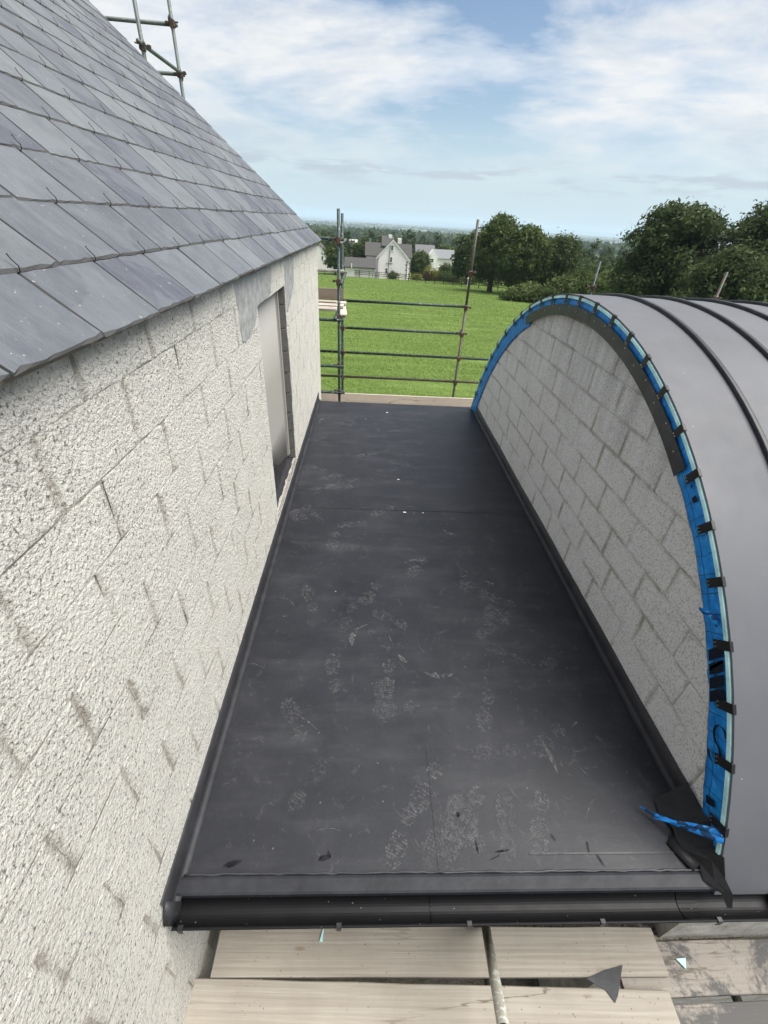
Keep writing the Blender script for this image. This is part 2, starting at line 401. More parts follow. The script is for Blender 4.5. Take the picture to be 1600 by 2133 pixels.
M_wood_old = m_wood('scaffold_plank_old', (0.30, 0.25, 0.20), (0.19, 0.155, 0.12), 0.8)
M_mud = roughcast('mortar_crust', (0.30, 0.28, 0.235), (0.07, 0.065, 0.055), (0.16, 0.145, 0.12), 2.2, 0.46)

def m_zinc():
    m = Mat('zinc_sheet', (0.27, 0.27, 0.285), 0.6, 0.42, 0.0); p = m.pos()
    c = m.ramp(m.noise(p, 1.3, 4, 0.55), [(0.3, (0.098, 0.101, 0.111)), (0.7, (0.122, 0.125, 0.136))])
    c = m.mix(m.ramp(m.noise(p, 3.4, 6, 0.7, 0.8), [(0.56, 0.0), (0.72, 0.2)]), c, (0.17, 0.167, 0.165))
    c = m.mix(m.ramp(m.vor(p, 7), [(0.018, 0.7), (0.026, 0.0)]), c, (0.55, 0.54, 0.52))
    m.color(c); m.roughness(m.ramp(m.noise(p, 6, 4), [(0.3, 0.58), (0.7, 0.66)]))
    m.bump(m.noise(m.mapv(p, (1, 0.45, 0.45)), 3.0, 3), 0.014, 0.45); return m.m
M_zinc = m_zinc()
M_seam = m_strip('standing_seam_dark', (0.032, 0.033, 0.037), 0.42)
def m_tape():
    m = Mat('blue_membrane', (0.006, 0.13, 0.46), 0.45, 0.4)
    uv = m.N('ShaderNodeUVMap'); u = m.sepz(uv.outputs[0], 0); v = m.sepz(uv.outputs[0], 1)
    p = m.pos(); wob = m.math('MULTIPLY', m.math('SUBTRACT', m.noise(p, 9, 2), 0.5), 0.05)
    lu = m.math('PINGPONG', m.math('ADD', u, wob), 0.05)           # cross lines every 0.1 m
    lv = m.math('ABSOLUTE', m.math('SUBTRACT', m.math('ADD', v, m.math('MULTIPLY', wob, 0.3)), 0.055))
    ln = m.math('MAXIMUM', m.math('LESS_THAN', lu, 0.0022), m.math('LESS_THAN', lv, 0.0022))
    c = m.ramp(m.noise(p, 16, 4, 0.6), [(0.3, (0.006, 0.16, 0.52)), (0.6, (0.015, 0.26, 0.72)), (0.82, (0.08, 0.42, 0.85))])
    c = m.mix(m.math('MULTIPLY', ln, 0.85), c, (0.004, 0.012, 0.03)); m.color(c)
    m.bump(m.noise(p, 24, 4, 0.6, 0.8), 0.010, 0.8); return m.m
M_tape = m_tape()
M_foam = m_strip('turquoise_foam', (0.44, 0.70, 0.70), 0.7)
M_clip = m_strip('clip_black', (0.014, 0.014, 0.015), 0.4)
M_print = Mat('black_print', (0.004, 0.008, 0.018), 0.5).m
M_fascia = m_strip('fascia_grey', (0.040, 0.042, 0.045), 0.42)
M_screw = Mat('screw_steel', (0.45, 0.44, 0.42), 0.35, 0.5, 0.9).m
def m_tubes(name, base, rust, spl):
    m = Mat(name, base, 0.5, 0.4, 0.15); p = m.pos()
    k = m.noise(p, 7, 5, 0.7)
    c = m.ramp(k, [(0.3, base), (0.62, tuple(v * 1.35 for v in base))])
    c = m.mix(m.ramp(m.noise(p, 11, 5, 0.75), [(0.66 - rust * 0.3, 0.0), (0.74 - rust * 0.3, 0.85)]), c, (0.115, 0.065, 0.042))
    c = m.mix(m.ramp(m.noise(p, 34, 4, 0.7), [(0.66 - spl * 0.1, 0.0), (0.70 - spl * 0.1, 0.9)]), c, (0.48, 0.48, 0.45))
    m.color(c); m.bump(k, 0.002); return m.m
M_tube = m_tubes('tube_green', (0.022, 0.040, 0.038), 0.15, 0.55)
M_tube_r = m_tubes('tube_rusty', (0.050, 0.056, 0.050), 0.62, 0.4)
M_tube_s = m_tubes('tube_splashed', (0.24, 0.23, 0.19), 0.2, 1.2)
M_tube_p = m_tubes('tube_pale_green', (0.085, 0.105, 0.095), 0.1, 0.3)
M_coup = m_tubes('coupler_rusty', (0.05, 0.045, 0.04), 0.75, 0.0)

# ------------------------------------------------------------------ ground, sea, hills
def gz(x, y):
    base = -3.3 - 0.035 * y - 0.00007 * y * y if y < 104 else -3.3 - 0.035 * 104 - 0.00007 * 104 * 104 - (y - 104) * 0.045
    if y > 104: base -= 1.1 * min(1.0, (y - 104) / 6.0)
    if y < 12: base = -3.3 - 0.035 * 12 * (y / 12.0 if y > 0 else 0)
    plain = -52.0
    if y < 130: v = base
    elif y < 750: v = -10.4 - (y - 130) * 0.0235
    else:
        t = min(1.0, (y - 750) / 1500.0); t = t * t * (3 - 2 * t); v = -24.97 + (plain + 24.97) * t
    w = max(0.0, min(1.0, (y - 14) / 30.0))
    v += w * (mnoise.noise(Vector((x * 0.03, y * 0.03, 1.7))) * 0.35 if y < 400 else 0)
    return max(v, plain)
def m_ground():
    m = Mat('grassland', (0.07, 0.13, 0.025), 0.9, 0.15); p = m.pos(); y = m.sepz(p, 1)
    a = m.noise(m.mapv(p, (0.16, 1.0, 1)), 1.1, 6, 0.65, 0.5); b = m.noise(p, 0.09, 4, 0.55); cfine = m.noise(m.mapv(p, (0.6, 1, 1)), 6.0, 5, 0.7)
    near = m.ramp(a, [(0.28, (0.070, 0.112, 0.022)), (0.5, (0.128, 0.196, 0.040)), (0.72, (0.195, 0.268, 0.070))])
    near = m.mix(m.ramp(b, [(0.35, 0.0), (0.65, 0.5)]), near, (0.10, 0.155, 0.035))
    near = m.mix(m.ramp(cfine, [(0.4, 0.4), (0.6, 0.0)]), near, (0.065, 0.095, 0.02))
    v = m.N('ShaderNodeTexVoronoi'); v.inputs['Scale'].default_value = 0.0045; m.L(m.mapv(p, (1, 0.55, 1), rot=(0, 0, 0.3)), v.inputs['Vector'])
    far = m.ramp(m.sepz(v.outputs['Color'], 0), [(0.0, (0.055, 0.085, 0.03)), (0.22, (0.11, 0.16, 0.05)), (0.40, (0.27, 0.22, 0.12)), (0.52, (0.06, 0.09, 0.035)),
                                  (0.68, (0.15, 0.19, 0.07)), (0.80, (0.30, 0.25, 0.15)), (0.88, (0.045, 0.07, 0.03))], 'CONSTANT')
    far = m.mix(m.ramp(m.noise(p, 0.012, 5, 0.65), [(0.45, 0.0), (0.55, 0.8)]), far, (0.028, 0.048, 0.022))
    f = m.ramp(m.math('DIVIDE', y, 1000.0), [(0.14, 0.0), (0.25, 1.0)])
    c = m.mix(f, near, far)
    yard = m.ramp(m.math('DIVIDE', y, 100.0), [(0.095, 1.0), (0.115, 0.0)])
    c = m.mix(yard, c, m.ramp(m.noise(p, 8, 5, 0.7), [(0.3, (0.07, 0.062, 0.05)), (0.7, (0.16, 0.145, 0.12))]))
    m.color(c); m.bump(cfine, 0.12, 0.6); return m.m
M_ground = m_ground()
ys = np.concatenate([np.arange(-40, 0, 8), np.arange(0, 140, 2.5), np.geomspace(140, 9600, 46)])
xs_ = np.concatenate([-np.geomspace(30000, 140, 26), np.arange(-130, 131, 5.0), np.geomspace(140, 30000, 26)])
gv = [(float(x), float(y), gz(float(x), float(y))) for y in ys for x in xs_]
nx = len(xs_)
gf = [(j * nx + i, j * nx + i + 1, (j + 1) * nx + i + 1, (j + 1) * nx + i) for j in range(len(ys) - 1) for i in range(nx - 1)]
# beyond the coast the sheet continues as a low floor under the sea
tag(link('ground', np_mesh('ground', gv, gf, M_ground, True)), 'rough green pasture falling away to a wide patchwork plain', None, None, 'structure')
ms = Mat('sea_water', (0.10, 0.17, 0.22), 0.35, 0.4); ms.bump(ms.noise(ms.pos(), 0.02, 3), 2.0, 0.3)
coast = [(-30000, 6200), (-9000, 6000), (-5200, 5600), (-3000, 6300), (-1400, 6000), (0, 7300), (1500, 7000), (3000, 9300), (30000, 9450)]
mb = MB()
for (xa, ya), (xb, yb) in zip(coast, coast[1:]):
    mb.add([(xa, ya, -51.2), (xb, yb, -51.2), (xb, 30000, -51.2), (xa, 30000, -51.2)], [(0, 1, 2, 3)])
tag(mb.build('sea', ms.m), 'pale blue strip of sea along the horizon', None, None, 'structure')
mh = Mat('hill_grass', (0.06, 0.085, 0.05), 0.95).m
mb = MB(); hv = []
N = 90
for i in range(N + 1):
    x = -1000 + 19000 * i / N
    hgt = 150 * max(0, min(1, (i - 3) / 14)) * (0.6 + 0.4 * mnoise.noise(Vector((i * 0.13, 0, 0))) + 0.12 * mnoise.noise(Vector((i * 0.5, 3, 0)))) * (1 if i < 75 else (N - i) / 15)
    for yy, k in ((17500, 0), (19000, 0.55), (20500, 1.0), (23000, 0)):
        hv.append((x, yy, -51.0 + hgt * k))
mb.add(hv, [(i * 4 + k, (i + 1) * 4 + k, (i + 1) * 4 + k + 1, i * 4 + k + 1) for i in range(N) for k in range(3)])
tag(mb.build('hills', mh, None, True), 'faint blue ridge of hills on the horizon', None, None, 'structure')
tag(MB().box(-30000, 30000, 9600, 30000, -54, -52.2).build('seabed', mh), 'low land and seabed reaching the horizon', None, None, 'structure')

# ------------------------------------------------------------------ slate roofed house on the left
WX = -0.782                 # face of the left wall
WY1 = 7.42                  # gable end
house = thing('slate_roofed_house', 'unfinished house with off-white roughcast block wall and grey slate roof, on the left', 'house', (WX, 3.0, -3.4))
def under(o, parent):       # parent while keeping world coordinates
    o.parent = parent
    t = Vector(parent.location)
    if parent.parent: t += Vector(parent.parent.location)
    o.location = Vector(o.location) - t
    return o
OY0, OY1, OZ0, OZ1 = 3.36, 4.51, 0.19, 1.95        # opening
EZ = 2.19                   # wall head
def nz(a, b, s, k): return mnoise.noise(Vector((a * s, b * s, k)))
def joint_sheet(x, sign, y0, y1, z0, z1, inside, amp, seed, step=0.055):
    """mortar coat between the blocks: uneven sheet that hides some joints"""
    ny = int((y1 - y0) / step) + 1; nzz = int((z1 - z0) / step) + 1; vv = []; ff = []
    for j in range(nzz + 1):
        for i in range(ny + 1):
            y = y0 + (y1 - y0) * i / ny; z = z0 + (z1 - z0) * j / nzz
            d = -0.0046 + amp * (nz(y, z, 1.3, seed) * 0.8 + nz(y, z, 4.5, seed + 5) * 0.8)
            d = max(-0.0078, min(-0.0018, d)); vv.append((x + sign * d, y, z))
    for j in range(nzz):
        for i in range(ny):
            yc = y0 + (y1 - y0) * (i + .5) / ny; zc_ = z0 + (z1 - z0) * (j + .5) / nzz
            if inside(yc, zc_):
                q = (j * (ny + 1) + i, j * (ny + 1) + i + 1, (j + 1) * (ny + 1) + i + 1, (j + 1) * (ny + 1) + i)
                ff.append(q if sign > 0 else q[::-1])
    return MB().add(vv, ff)
def ring_block(out, mat, seed, sign, open_side, open_bed, e_lo, e_hi):
    """block face from its outline: flat face, worn arrises that open the joint only here and there"""
    rr = random.Random(seed); m = len(out); ph = rr.uniform(0, 50)
    us = [p[0] for p in out]; hw = max(us) - .002; lw = min(us) + .002
    vv = []; inner = []
    for i, (u, v) in enumerate(out):
        side = u > hw or u < lw
        o = (open_side if side else open_bed) + .75 * mnoise.noise(Vector((ph + u * 5.0, v * 6.0 + ph, seed * .37)))
        o = max(0.0, min(1.0, o)); d = -.0009 - .0107 * o; e = e_lo + (e_hi - e_lo) * o
        vv.append((sign * d, u + rr.uniform(-.002, .002), v + rr.uniform(-.002, .002)))
        l = math.hypot(u, v); nu_ = (u - math.copysign(min(e, abs(u)), u)) if side else u * (1 - .02); nv_ = (v - math.copysign(min(e, abs(v)), v)) if not side or abs(v) > .09 else v
        inner.append((sign * rr.uniform(-.0002, .0002), nu_, nv_))
    vv += inner
    ff = [(i, (i + 1) % m, m + (i + 1) % m, m + i) for i in range(m)] + [tuple(range(m, 2 * m))]
    if sign < 0: ff = [f[::-1] for f in ff]
    return MB().add(vv, ff).mesh('block', mat, False)
def block_mesh(w, h, seed, mat, sign=1):
    """block face, centre at origin, facing +X*sign"""
    nu, nv = max(2, int(w / .05)), max(2, int(h / .05))
    out = [(-w / 2 + w * i / nu, -h / 2) for i in range(nu)] + [(w / 2, -h / 2 + h * i / nv) for i in range(nv)] + [(w / 2 - w * i / nu, h / 2) for i in range(nu)] + [(-w / 2, h / 2 - h * i / nv) for i in range(nv)]
    return ring_block(out, mat, seed, sign, *((.42, -.16, .004, .020) if sign > 0 else (.40, .22, .003, .012)))
BW, BH, JT = 0.4525, 0.2215, 0.0018
def in_wall(y, z): return not (OY0 < y < OY1 and OZ0 < z < OZ1)
wall = under(joint_sheet(WX, 1, -1.2, WY1, -1.55, EZ, in_wall, 0.006, 3.1).build('wall', M_jointL, None, True), house)
cache = {}
def blocks(parent, X, sign, z_first, rows, y0, y1, offs, mat, keep, cuts, seed):
    """lays courses; cuts(ya, yb, za, zb) returns the rectangles left of a block"""
    k = 0
    for rw in range(rows):
        za = z_first + rw * BH; zb = za + BH - JT
        y = y0 + offs(rw)
        while y < y1:
            for (a, b, c, d) in cuts(max(y, y0), min(y + BW - JT, y1), za, zb):
                if b - a < 0.06 or d - c < 0.04 or not keep((a + b) / 2, (c + d) / 2): continue
                full = abs(b - a - (BW - JT)) < 1e-4 and abs(d - c - (BH - JT)) < 1e-4
                key = (sign, mat.name, (k * 7) % 19) if full else (sign, mat.name, round(b - a, 3), round(d - c, 3))
                if key not in cache: cache[key] = block_mesh(b - a, d - c, seed + k, mat, sign)
                o = link('block', cache[key], None, (X + sign * random.uniform(-.0005, .0005), (a + b) / 2 + random.uniform(-.002, .002), (c + d) / 2 + random.uniform(-.0015, .0015)))
                o.rotation_euler.x = random.uniform(-.003, .003)
                under(o, parent); k += 1
            y += BW
def cut_left(a, b, c, d):
    d = min(d, EZ - 0.01)
    if d <= c or b <= OY0 or a >= OY1 or d <= OZ0 or c >= OZ1: return [(a, b, c, d)]
    out = []
    if a < OY0: out.append((a, OY0, c, d))
    if b > OY1: out.append((OY1, b, c, d))
    aa, bb = max(a, OY0), min(b, OY1)
    if c < OZ0 - .04: out.append((aa, bb, c, OZ0))
    if d > OZ1 + .04: out.append((aa, bb, OZ1, d))
    return out
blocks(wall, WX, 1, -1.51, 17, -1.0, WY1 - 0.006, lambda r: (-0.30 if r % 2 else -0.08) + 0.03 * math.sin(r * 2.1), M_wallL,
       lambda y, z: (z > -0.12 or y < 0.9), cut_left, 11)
# core of the wall round the opening, gable and lower wall
core = MB()
core.box(WX - .12, WX - .009, -3.0, OY0, -3.4, EZ - .004)
core.box(WX - .12, WX - .009, OY1, WY1, -3.4, EZ - .004)
core.box(WX - .12, WX - .009, OY0, OY1, -3.4, OZ0 - .004)
core.box(WX - .12, WX - .009, OY0, OY1, OZ1, EZ - .004)
core.build('wall_core', M_jointL, None); under(bpy.data.objects['wall_core'], house)
PIT = R(40.32); du = Vector((-math.cos(PIT), 0, math.sin(PIT))); dn = Vector((math.sin(PIT), 0, math.cos(PIT)))
RIDGE = 4.6
gx = WX + du.x * RIDGE; gzr = EZ + du.z * RIDGE
gable = MB().prism([(WX - .001, -3.4), (WX - .001, EZ), (gx, gzr - .03), (2 * gx - WX, EZ), (2 * gx - WX, -3.4)], 'y', WY1 - .11, WY1)
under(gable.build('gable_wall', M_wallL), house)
# bare concrete blocks of the far jamb
zz = OZ0 + .0; k = 0
while zz < OZ1 - 0.02:
    hh = min(0.2115 if k else 0.12, OZ1 - zz); wv = 0.078 + random.uniform(-.003, .003)
    b = MB().box(-0.045, 0.039, -.012, .004, -hh / 2, hh / 2 - .008, b=.004).build('block', M_bare, None, False, (WX - .047, OY1 - .006, zz + hh / 2))
    b['label'] = 'bare grey concrete block in the window jamb'
    under(b, wall); zz += hh; k += 1
# pale grey panel standing in the opening
pm_ = MB(); prof = []
for i in range(25):
    y = OY0 - .10 + (OY1 - OY0 + .09) * i / 24
    prof.append((y, 0.003 * math.sin(i * 2.2) * (1 if i > 17 else 0.25) + (0.006 if i > 21 else 0)))
vv = []; 
for y, d in prof:
    t = max(0, (y - 3.7) / .8); zb = OZ0 + .30 * (1 - t) ** 1.4 + .04
    for z in (zb, .7, 1.2, OZ1 + .06): vv.append((WX - .083 + d, y, z))
n4 = 4
pm_.add(vv, [(i * n4 + k, (i + 1) * n4 + k, (i + 1) * n4 + k + 1, i * n4 + k + 1) for i in range(24) for k in range(3)])
po = pm_.build('opening_panel', M_panel, None, True); po['label'] = 'pale grey smooth panel closing the window opening'
sol = po.modifiers.new('thick', 'SOLIDIFY'); sol.thickness = 0.018; sol.offset = -1
under(po, house)
for ya, yb_, dx_ in ((OY1 - .075, OY1 - .018, .020), (OY1 - .100, OY1 - .083, .010)):
    fr = MB().box(WX - .083, WX - .083 + dx_, ya, yb_, OZ0 + .06, OZ1 + .05, b=.002).build('frame_bead', M_panel); under(fr, house)
# sill membrane dressed up inside the opening
vv = []; NI, NJ = 26, 9
for i in range(NI + 1):
    y = OY0 - .02 + (OY1 - OY0 + .035) * i / NI
    t = i / NI; top = OZ0 + .36 * max(0, 1 - t * 1.05) ** 1.3 + .05
    for j in range(NJ + 1):
        s = j / NJ
        x = WX + .004 - .085 * min(1, s / .55); z = OZ0 - .02 + (0.035 * s / .55 if s < .55 else .035 + (top - OZ0) * (s - .55) / .45)
        z += .010 * nz(y, s, 6, 2.2) + .006 * nz(y, s, 17, 1.0); x += .006 * nz(y, s, 9, 7)
        vv.append((x, y, z))
sm = MB().add(vv, [(i * (NJ + 1) + j, (i + 1) * (NJ + 1) + j, (i + 1) * (NJ + 1) + j + 1, i * (NJ + 1) + j + 1) for i in range(NI) for j in range(NJ)])
so = sm.build('sill_membrane', M_strip, None, True); so['label'] = 'crumpled black membrane on the window sill'
under(so, house)
# grey mesh patches round the lintel
def patch(pts, seed):
    n = len(pts); c = (sum(p[0] for p in pts) / n, sum(p[1] for p in pts) / n); rr = random.Random(seed); ring = []
    for i in range(n):
        a = pts[i]; b = pts[(i + 1) % n]
        for t in (0, .25, .5, .75):
            ring.append((a[0] + (b[0] - a[0]) * t + rr.uniform(-.012, .012), a[1] + (b[1] - a[1]) * t + rr.uniform(-.012, .012)))
    vv = [(WX + .0048, c[0], c[1])] + [(WX + .0042, u, w) for u, w in ring] + [(WX - .002, c[0] + (u - c[0]) * 1.02, c[1] + (w - c[1]) * 1.02) for u, w in ring]
    m = len(ring)
    ff = [(0, 1 + i, 1 + (i + 1) % m) for i in range(m)] + [(1 + i, 1 + m + i, 1 + m + (i + 1) % m, 1 + (i + 1) % m) for i in range(m)]
    o = MB().add(vv, ff).build('mesh_patch', M_patch); o['label'] = 'smooth grey reinforcing mesh patch at the lintel end'; under(o, house)
patch([(2.84, 2.16), (3.9, 2.15), (3.85, 1.965), (3.35, 1.965), (3.28, 1.88), (2.96, 1.80), (2.86, 1.82)], 1)
patch([(4.53, 2.165), (5.12, 2.165), (5.02, 1.9), (4.66, 1.74), (4.53, 1.72)], 2)

# eaves strip under the first slates
es = MB().box(WX - .03, WX + .034, -3.0, WY1 + .02, EZ - .014, EZ + .006).build('eaves_strip', m_wood('eaves_batten', (0.24, 0.20, 0.15), (0.13, 0.115, 0.095)))
under(es, house)
# slate roof: each slate a piece
roof = MB().box(0, 0, 0, 0, 0, 0)
SW, SG, SL, ST = 0.362, 0.226, 0.50, 0.0062
rl = RIDGE
e0 = Vector((WX + .035, 0, EZ + .012))
def rp(y, s, n): p = e0 + du * s + dn * n; return (p.x, y, p.z)
rb = MB(); vv = [rp(y, s, n) for n in (-.03, -.002) for y in (-3.0, WY1 + .03) for s in (0.0, rl)]
rb.add(vv, [(0, 1, 3, 2), (4, 6, 7, 5), (0, 4, 5, 1), (2, 3, 7, 6), (0, 2, 6, 4), (1, 5, 7, 3)])
back = [(e0.x + du.x * rl, e0.z + du.z * rl), (2 * (e0.x + du.x * rl) - e0.x, e0.z)]
rb.add([(back[0][0], -3, back[0][1]), (back[0][0], WY1 + .03, back[0][1]), (back[1][0], WY1 + .03, back[1][1]), (back[1][0], -3, back[1][1])], [(0, 1, 2, 3)])
roof = under(rb.build('roof', M_under), house)
def slate_mesh(seed):
    rr = random.Random(seed); t = ST; hw = SW / 2 - .0022
    out = []
    n1_ = 11
    for i in range(n1_):                                        # chipped tail
        u = -hw + 2 * hw * i / (n1_ - 1); out.append((u, rr.uniform(-.0016, .0016)))
    for i in range(1, 5): out.append((hw + rr.uniform(-.0028, .001), SL * i / 4))
    for i in range(4, 0, -1): out.append((-hw + rr.uniform(-.001, .0028), SL * i / 4))
    m = len(out); ins = 0.004; vv = []
    for u, v in out: vv.append((u, v, 0))                       # lower outline
    for u, v in out:                                            # dressed upper arris, set in
        uu_ = u - ins * rr.uniform(.3, 1.2) * (1 if u > hw - .01 else -1 if u < -hw + .01 else 0)
        v2 = v + (rr.uniform(.003, .011) if v < .02 else 0)
        vv.append((uu_, v2, t))
    vv.append((0, SL / 2, t + .0006))
    ff = [tuple(range(m - 1, -1, -1))] + [(i, (i + 1) % m, m + (i + 1) % m, m + i) for i in range(m)] + [(m + i, m + (i + 1) % m, 2 * m) for i in range(m)]
    b = MB().add(vv, ff); me = b.mesh('slate', M_slate); me.materials.append(M_slate_edge)
    for i, pl in enumerate(me.polygons):
        if 1 <= i <= m: pl.material_index = 1
    return me
slates = [slate_mesh(i) for i in range(9)]
hk = MB().path([(0, .045, -.004), (0, -.002, -.007), (0, -.006, .004), (0, 0.002, .014), (0, .020, .0165), (0, .034, .021)], [.0017] * 6, 5)
hook_me = hk.mesh('hook', M_hook, True)
Mr = Matrix(((0, du.x, dn.x), (1, 0, 0), (0, du.z, dn.z)))      # local x->Y, y->up slope, z->normal
Mr = Matrix((Vector((0, 1, 0)), du, dn)).transposed()
eul0 = Mr.to_euler()
cand = []
for k in range(0, int((rl - .1) / SG) + 1):
    s = -.03 + k * SG
    y = 1.26 + SW / 2 - (SW / 2 if k % 2 else 0) - SW * 12
    while y - SW / 2 < WY1 + .04:
        if y > -2.9: cand.append((k, s, y))
        y += SW
def vis(k, s, y):     # size on the picture: slates left of the frame's edge come last
    ymin = 0.62 + 1.42 * max(0, s)
    return (0 if y > ymin - .25 else 1, y * y + s * s) if s < 3.6 else (2, y)
cand.sort(key=lambda t: vis(*t))
def slate_M(s, y, rr):
    yy = min(y, 1e9); lift = .0185
    p = e0 + du * (s + rr.uniform(-.004, .004)) + dn * (lift + rr.uniform(-.001, .0015))
    tilt = Matrix.Rotation(-math.asin(.0145 / SL) + rr.uniform(-.003, .003), 3, 'X') @ Matrix.Rotation(rr.uniform(-.006, .006), 3, 'Z')
    m4 = (Mr @ tilt).to_4x4(); m4.translation = Vector((p.x, yy, p.z)); return m4
rest = MB(); rr = random.Random(5)
roof_w = Vector(house.location) + Vector(roof.location)
def clip_w(y):       # slate at the verge is narrower
    return min(SW, (WY1 + .045) - (y - SW / 2))
nh = 0
for i, (k, s, y) in enumerate(cand):
    w = clip_w(y)
    if w < .05: continue
    me = slates[(i * 5 + k) % 9]; m4 = slate_M(s, y, rr)
    if w < SW - .001: m4 = m4 @ Matrix.Diagonal((w / SW, 1, 1, 1)); m4.translation.y = y - SW / 2 + w / 2
    if i < 298:
        o = link('slate', me, roof); m4.translation -= roof_w; o.matrix_basis = m4
    else:
        rest.add([m4 @ v.co for v in me.vertices], [tuple(p.vertices) for p in me.polygons])
    if k > 0 and i < 298 and nh < 290 and y < WY1 - .16:
        h = link('hook', hook_me, roof); q = e0 + du * (s - .001) + dn * (.022)
        hm = Mr.to_4x4(); hm.translation = Vector((q.x, y, q.z)) - roof_w; h.matrix_basis = hm @ Matrix.Rotation(rr.uniform(-.25, .25), 4, 'Y'); nh += 1
ro = rest.build('slate_field', M_slate); ro['kind'] = 'stuff'; under(ro, roof)

# ------------------------------------------------------------------ flat roof between the two walls
FX0, FX1, FY0, FY1 = WX, 1.757, 0.66, 6.90
flat = thing('flat_roof', 'dark grey membrane flat roof between the two block walls, dusty with boot prints', 'flat roof', (0.5, 3.7, -0.2))
deck = MB().box(FX0 - .001, FX1, FY0 + .03, FY1, -.19, -.006).build('deck', M_strip); under(deck, flat)
def sheet(y0, y1, z, name='membrane'):
    n, m = 24, int((y1 - y0) / .12); vv = []
    for j in range(m + 1):
        for i in range(n + 1):
            x = FX0 + (FX1 - FX0) * i / n; y = y0 + (y1 - y0) * j / m
            vv.append((x, y, z + .0016 * nz(x, y, 1.6, 4.4) + .0008 * nz(x, y, 5, 8.8)))
    o = MB().add(vv, [(j * (n + 1) + i, j * (n + 1) + i + 1, (j + 1) * (n + 1) + i + 1, (j + 1) * (n + 1) + i) for j in range(m) for i in range(n)]).build(name, M_memb, None, True)
    return under(o, flat)
sheet(FY0 + .055, 3.82, 0.0); sheet(3.76, FY1, .0024)
lap = MB().box(.40, .404, .74, 1.32, .0, .0032).build('lap_joint', M_memb); under(lap, flat)
lap = MB().box(.85, FX1 - .06, .80, .808, .0, .0035).build('lap_joint', M_bead); under(lap, flat)
# upstands: angled strips against the walls
def upstand(x, sgn, y0, y1, hgt, name, toe=.03):
    vv = []; m = int((y1 - y0) / .10)
    for j in range(m + 1):
        y = y0 + (y1 - y0) * j / m; e = .004 * nz(y, 0, 3, x)
        hh = hgt + .010 * nz(y, 1, 1.3, x) + .004 * nz(y, 1, 8, x)
        for dx, z in ((toe + .012, .0045), (toe, .006), (.016 + e, .012), (.011 + e, .03), (.0105, hh), (.001, hh + .002)):
            vv.append((x + sgn * dx, y, z))
    q = 6; ff = [(j * q + i, j * q + i + 1, (j + 1) * q + i + 1, (j + 1) * q + i) for j in range(m) for i in range(q - 1)]
    if sgn > 0: ff = [f[::-1] for f in ff]
    o = MB().add(vv, ff).build(name, M_strip, None, True); under(o, flat)
    ln = MB().path([(x + sgn * (toe + .012), y0 + (y1 - y0) * j / 40, .0055) for j in range(41)], .0022, 5).build('weld_line', M_trim); under(ln, flat)
upstand(FX0, 1, FY0 - .06, FY1 + .05, .125, 'upstand_strip'); upstand(FX1, -1, FY0 + .08, FY1, .115, 'upstand_strip')
# edge trim with drip nose
tr = MB(); pr = [(.735, .003), (.725, .010), (.715, .013), (.668, .015), (.660, .010), (.658, -.012), (.664, -.030), (.69, -.030), (.69, -.001), (.735, -.001)]
tr.prism(pr, 'x', FX0 + .012, FX1 - .05); o = tr.build('edge_trim', M_trim); under(o, flat)
rr = random.Random(3)
bd = MB().path([(FX0 + .03 + (FX1 - FX0 - .09) * j / 70, .733 + rr.uniform(-.003, .003), .010 + rr.uniform(-.0015, .002)) for j in range(71)], [.0048 + rr.uniform(-.0012, .0018) for j in range(71)], 6)
under(bd.build('sealant_bead', M_bead, None, True), flat)
# half round gutter with brackets and end caps
GY, GZ, GR = 0.622, -.045, .058
gm = MB(); nseg = 18; GX0, GX1 = FX0 + .025, 1.99
ring = [(GY + GR * math.cos(math.pi + math.pi * i / nseg), GZ + GR * math.sin(math.pi + math.pi * i / nseg)) for i in range(nseg + 1)]
inn = [(GY + (GR - .003) * math.cos(math.pi + math.pi * i / nseg), GZ + (GR - .003) * math.sin(math.pi + math.pi * i / nseg)) for i in range(nseg + 1)]
poly = ring + inn[::-1]; n = len(poly)
gv_ = [(x, u, w) for x in (GX0, GX1) for u, w in poly]
gm.add(gv_, [(i, (i + 1) % n, n + (i + 1) % n, n + i) for i in range(n)])
gut = gm.build('gutter', M_gutter, None, False); gut['label'] = 'glossy black half-round gutter along the front edge'; under(gut, flat)
gut_w = Vector(flat.location) + Vector(gut.location)
def gchild(mbb, name, mat): o = mbb.build(name, mat); o.parent = gut; o.location = -gut_w; return o
gchild(MB().tube((GX0, GY - GR, GZ + .002), (GX1, GY - GR, GZ + .002), .006, 8), 'rim', M_gutter)
for x in (GX0, GX1):
    gchild(MB().prism([(u, w) for u, w in inn], 'x', x, x + .004 * (1 if x < 0 else -1)), 'end_cap', M_gutter)
for x in (GX0 + .035, .0 - .05, .52, 1.12, 1.66):
    b = MB()
    b.box(x - .012, x + .012, GY - GR - .008, GY - GR + .012, GZ - .004, GZ + .012, b=.002)
    b.box(x - .010, x + .010, GY - GR - .0085, GY - GR - .0065, GZ - .03, GZ + .0)
    gchild(b, 'bracket', M_clip)
for x in (.36, 1.53): gchild(MB().prism([(u * 1.0, w) for u, w in [(GY + (GR - .005) * math.cos(math.pi + math.pi * i / 12), GZ + (GR - .005) * math.sin(math.pi + math.pi * i / 12)) for i in range(13)]] + [(GY + (GR - .007) * math.cos(math.pi + math.pi * i / 12), GZ + (GR - .007) * math.sin(math.pi + math.pi * i / 12)) for i in range(12, -1, -1)], 'x', x, x + (.012 if x < 1 else .09)), 'joint_clip', M_gutter)

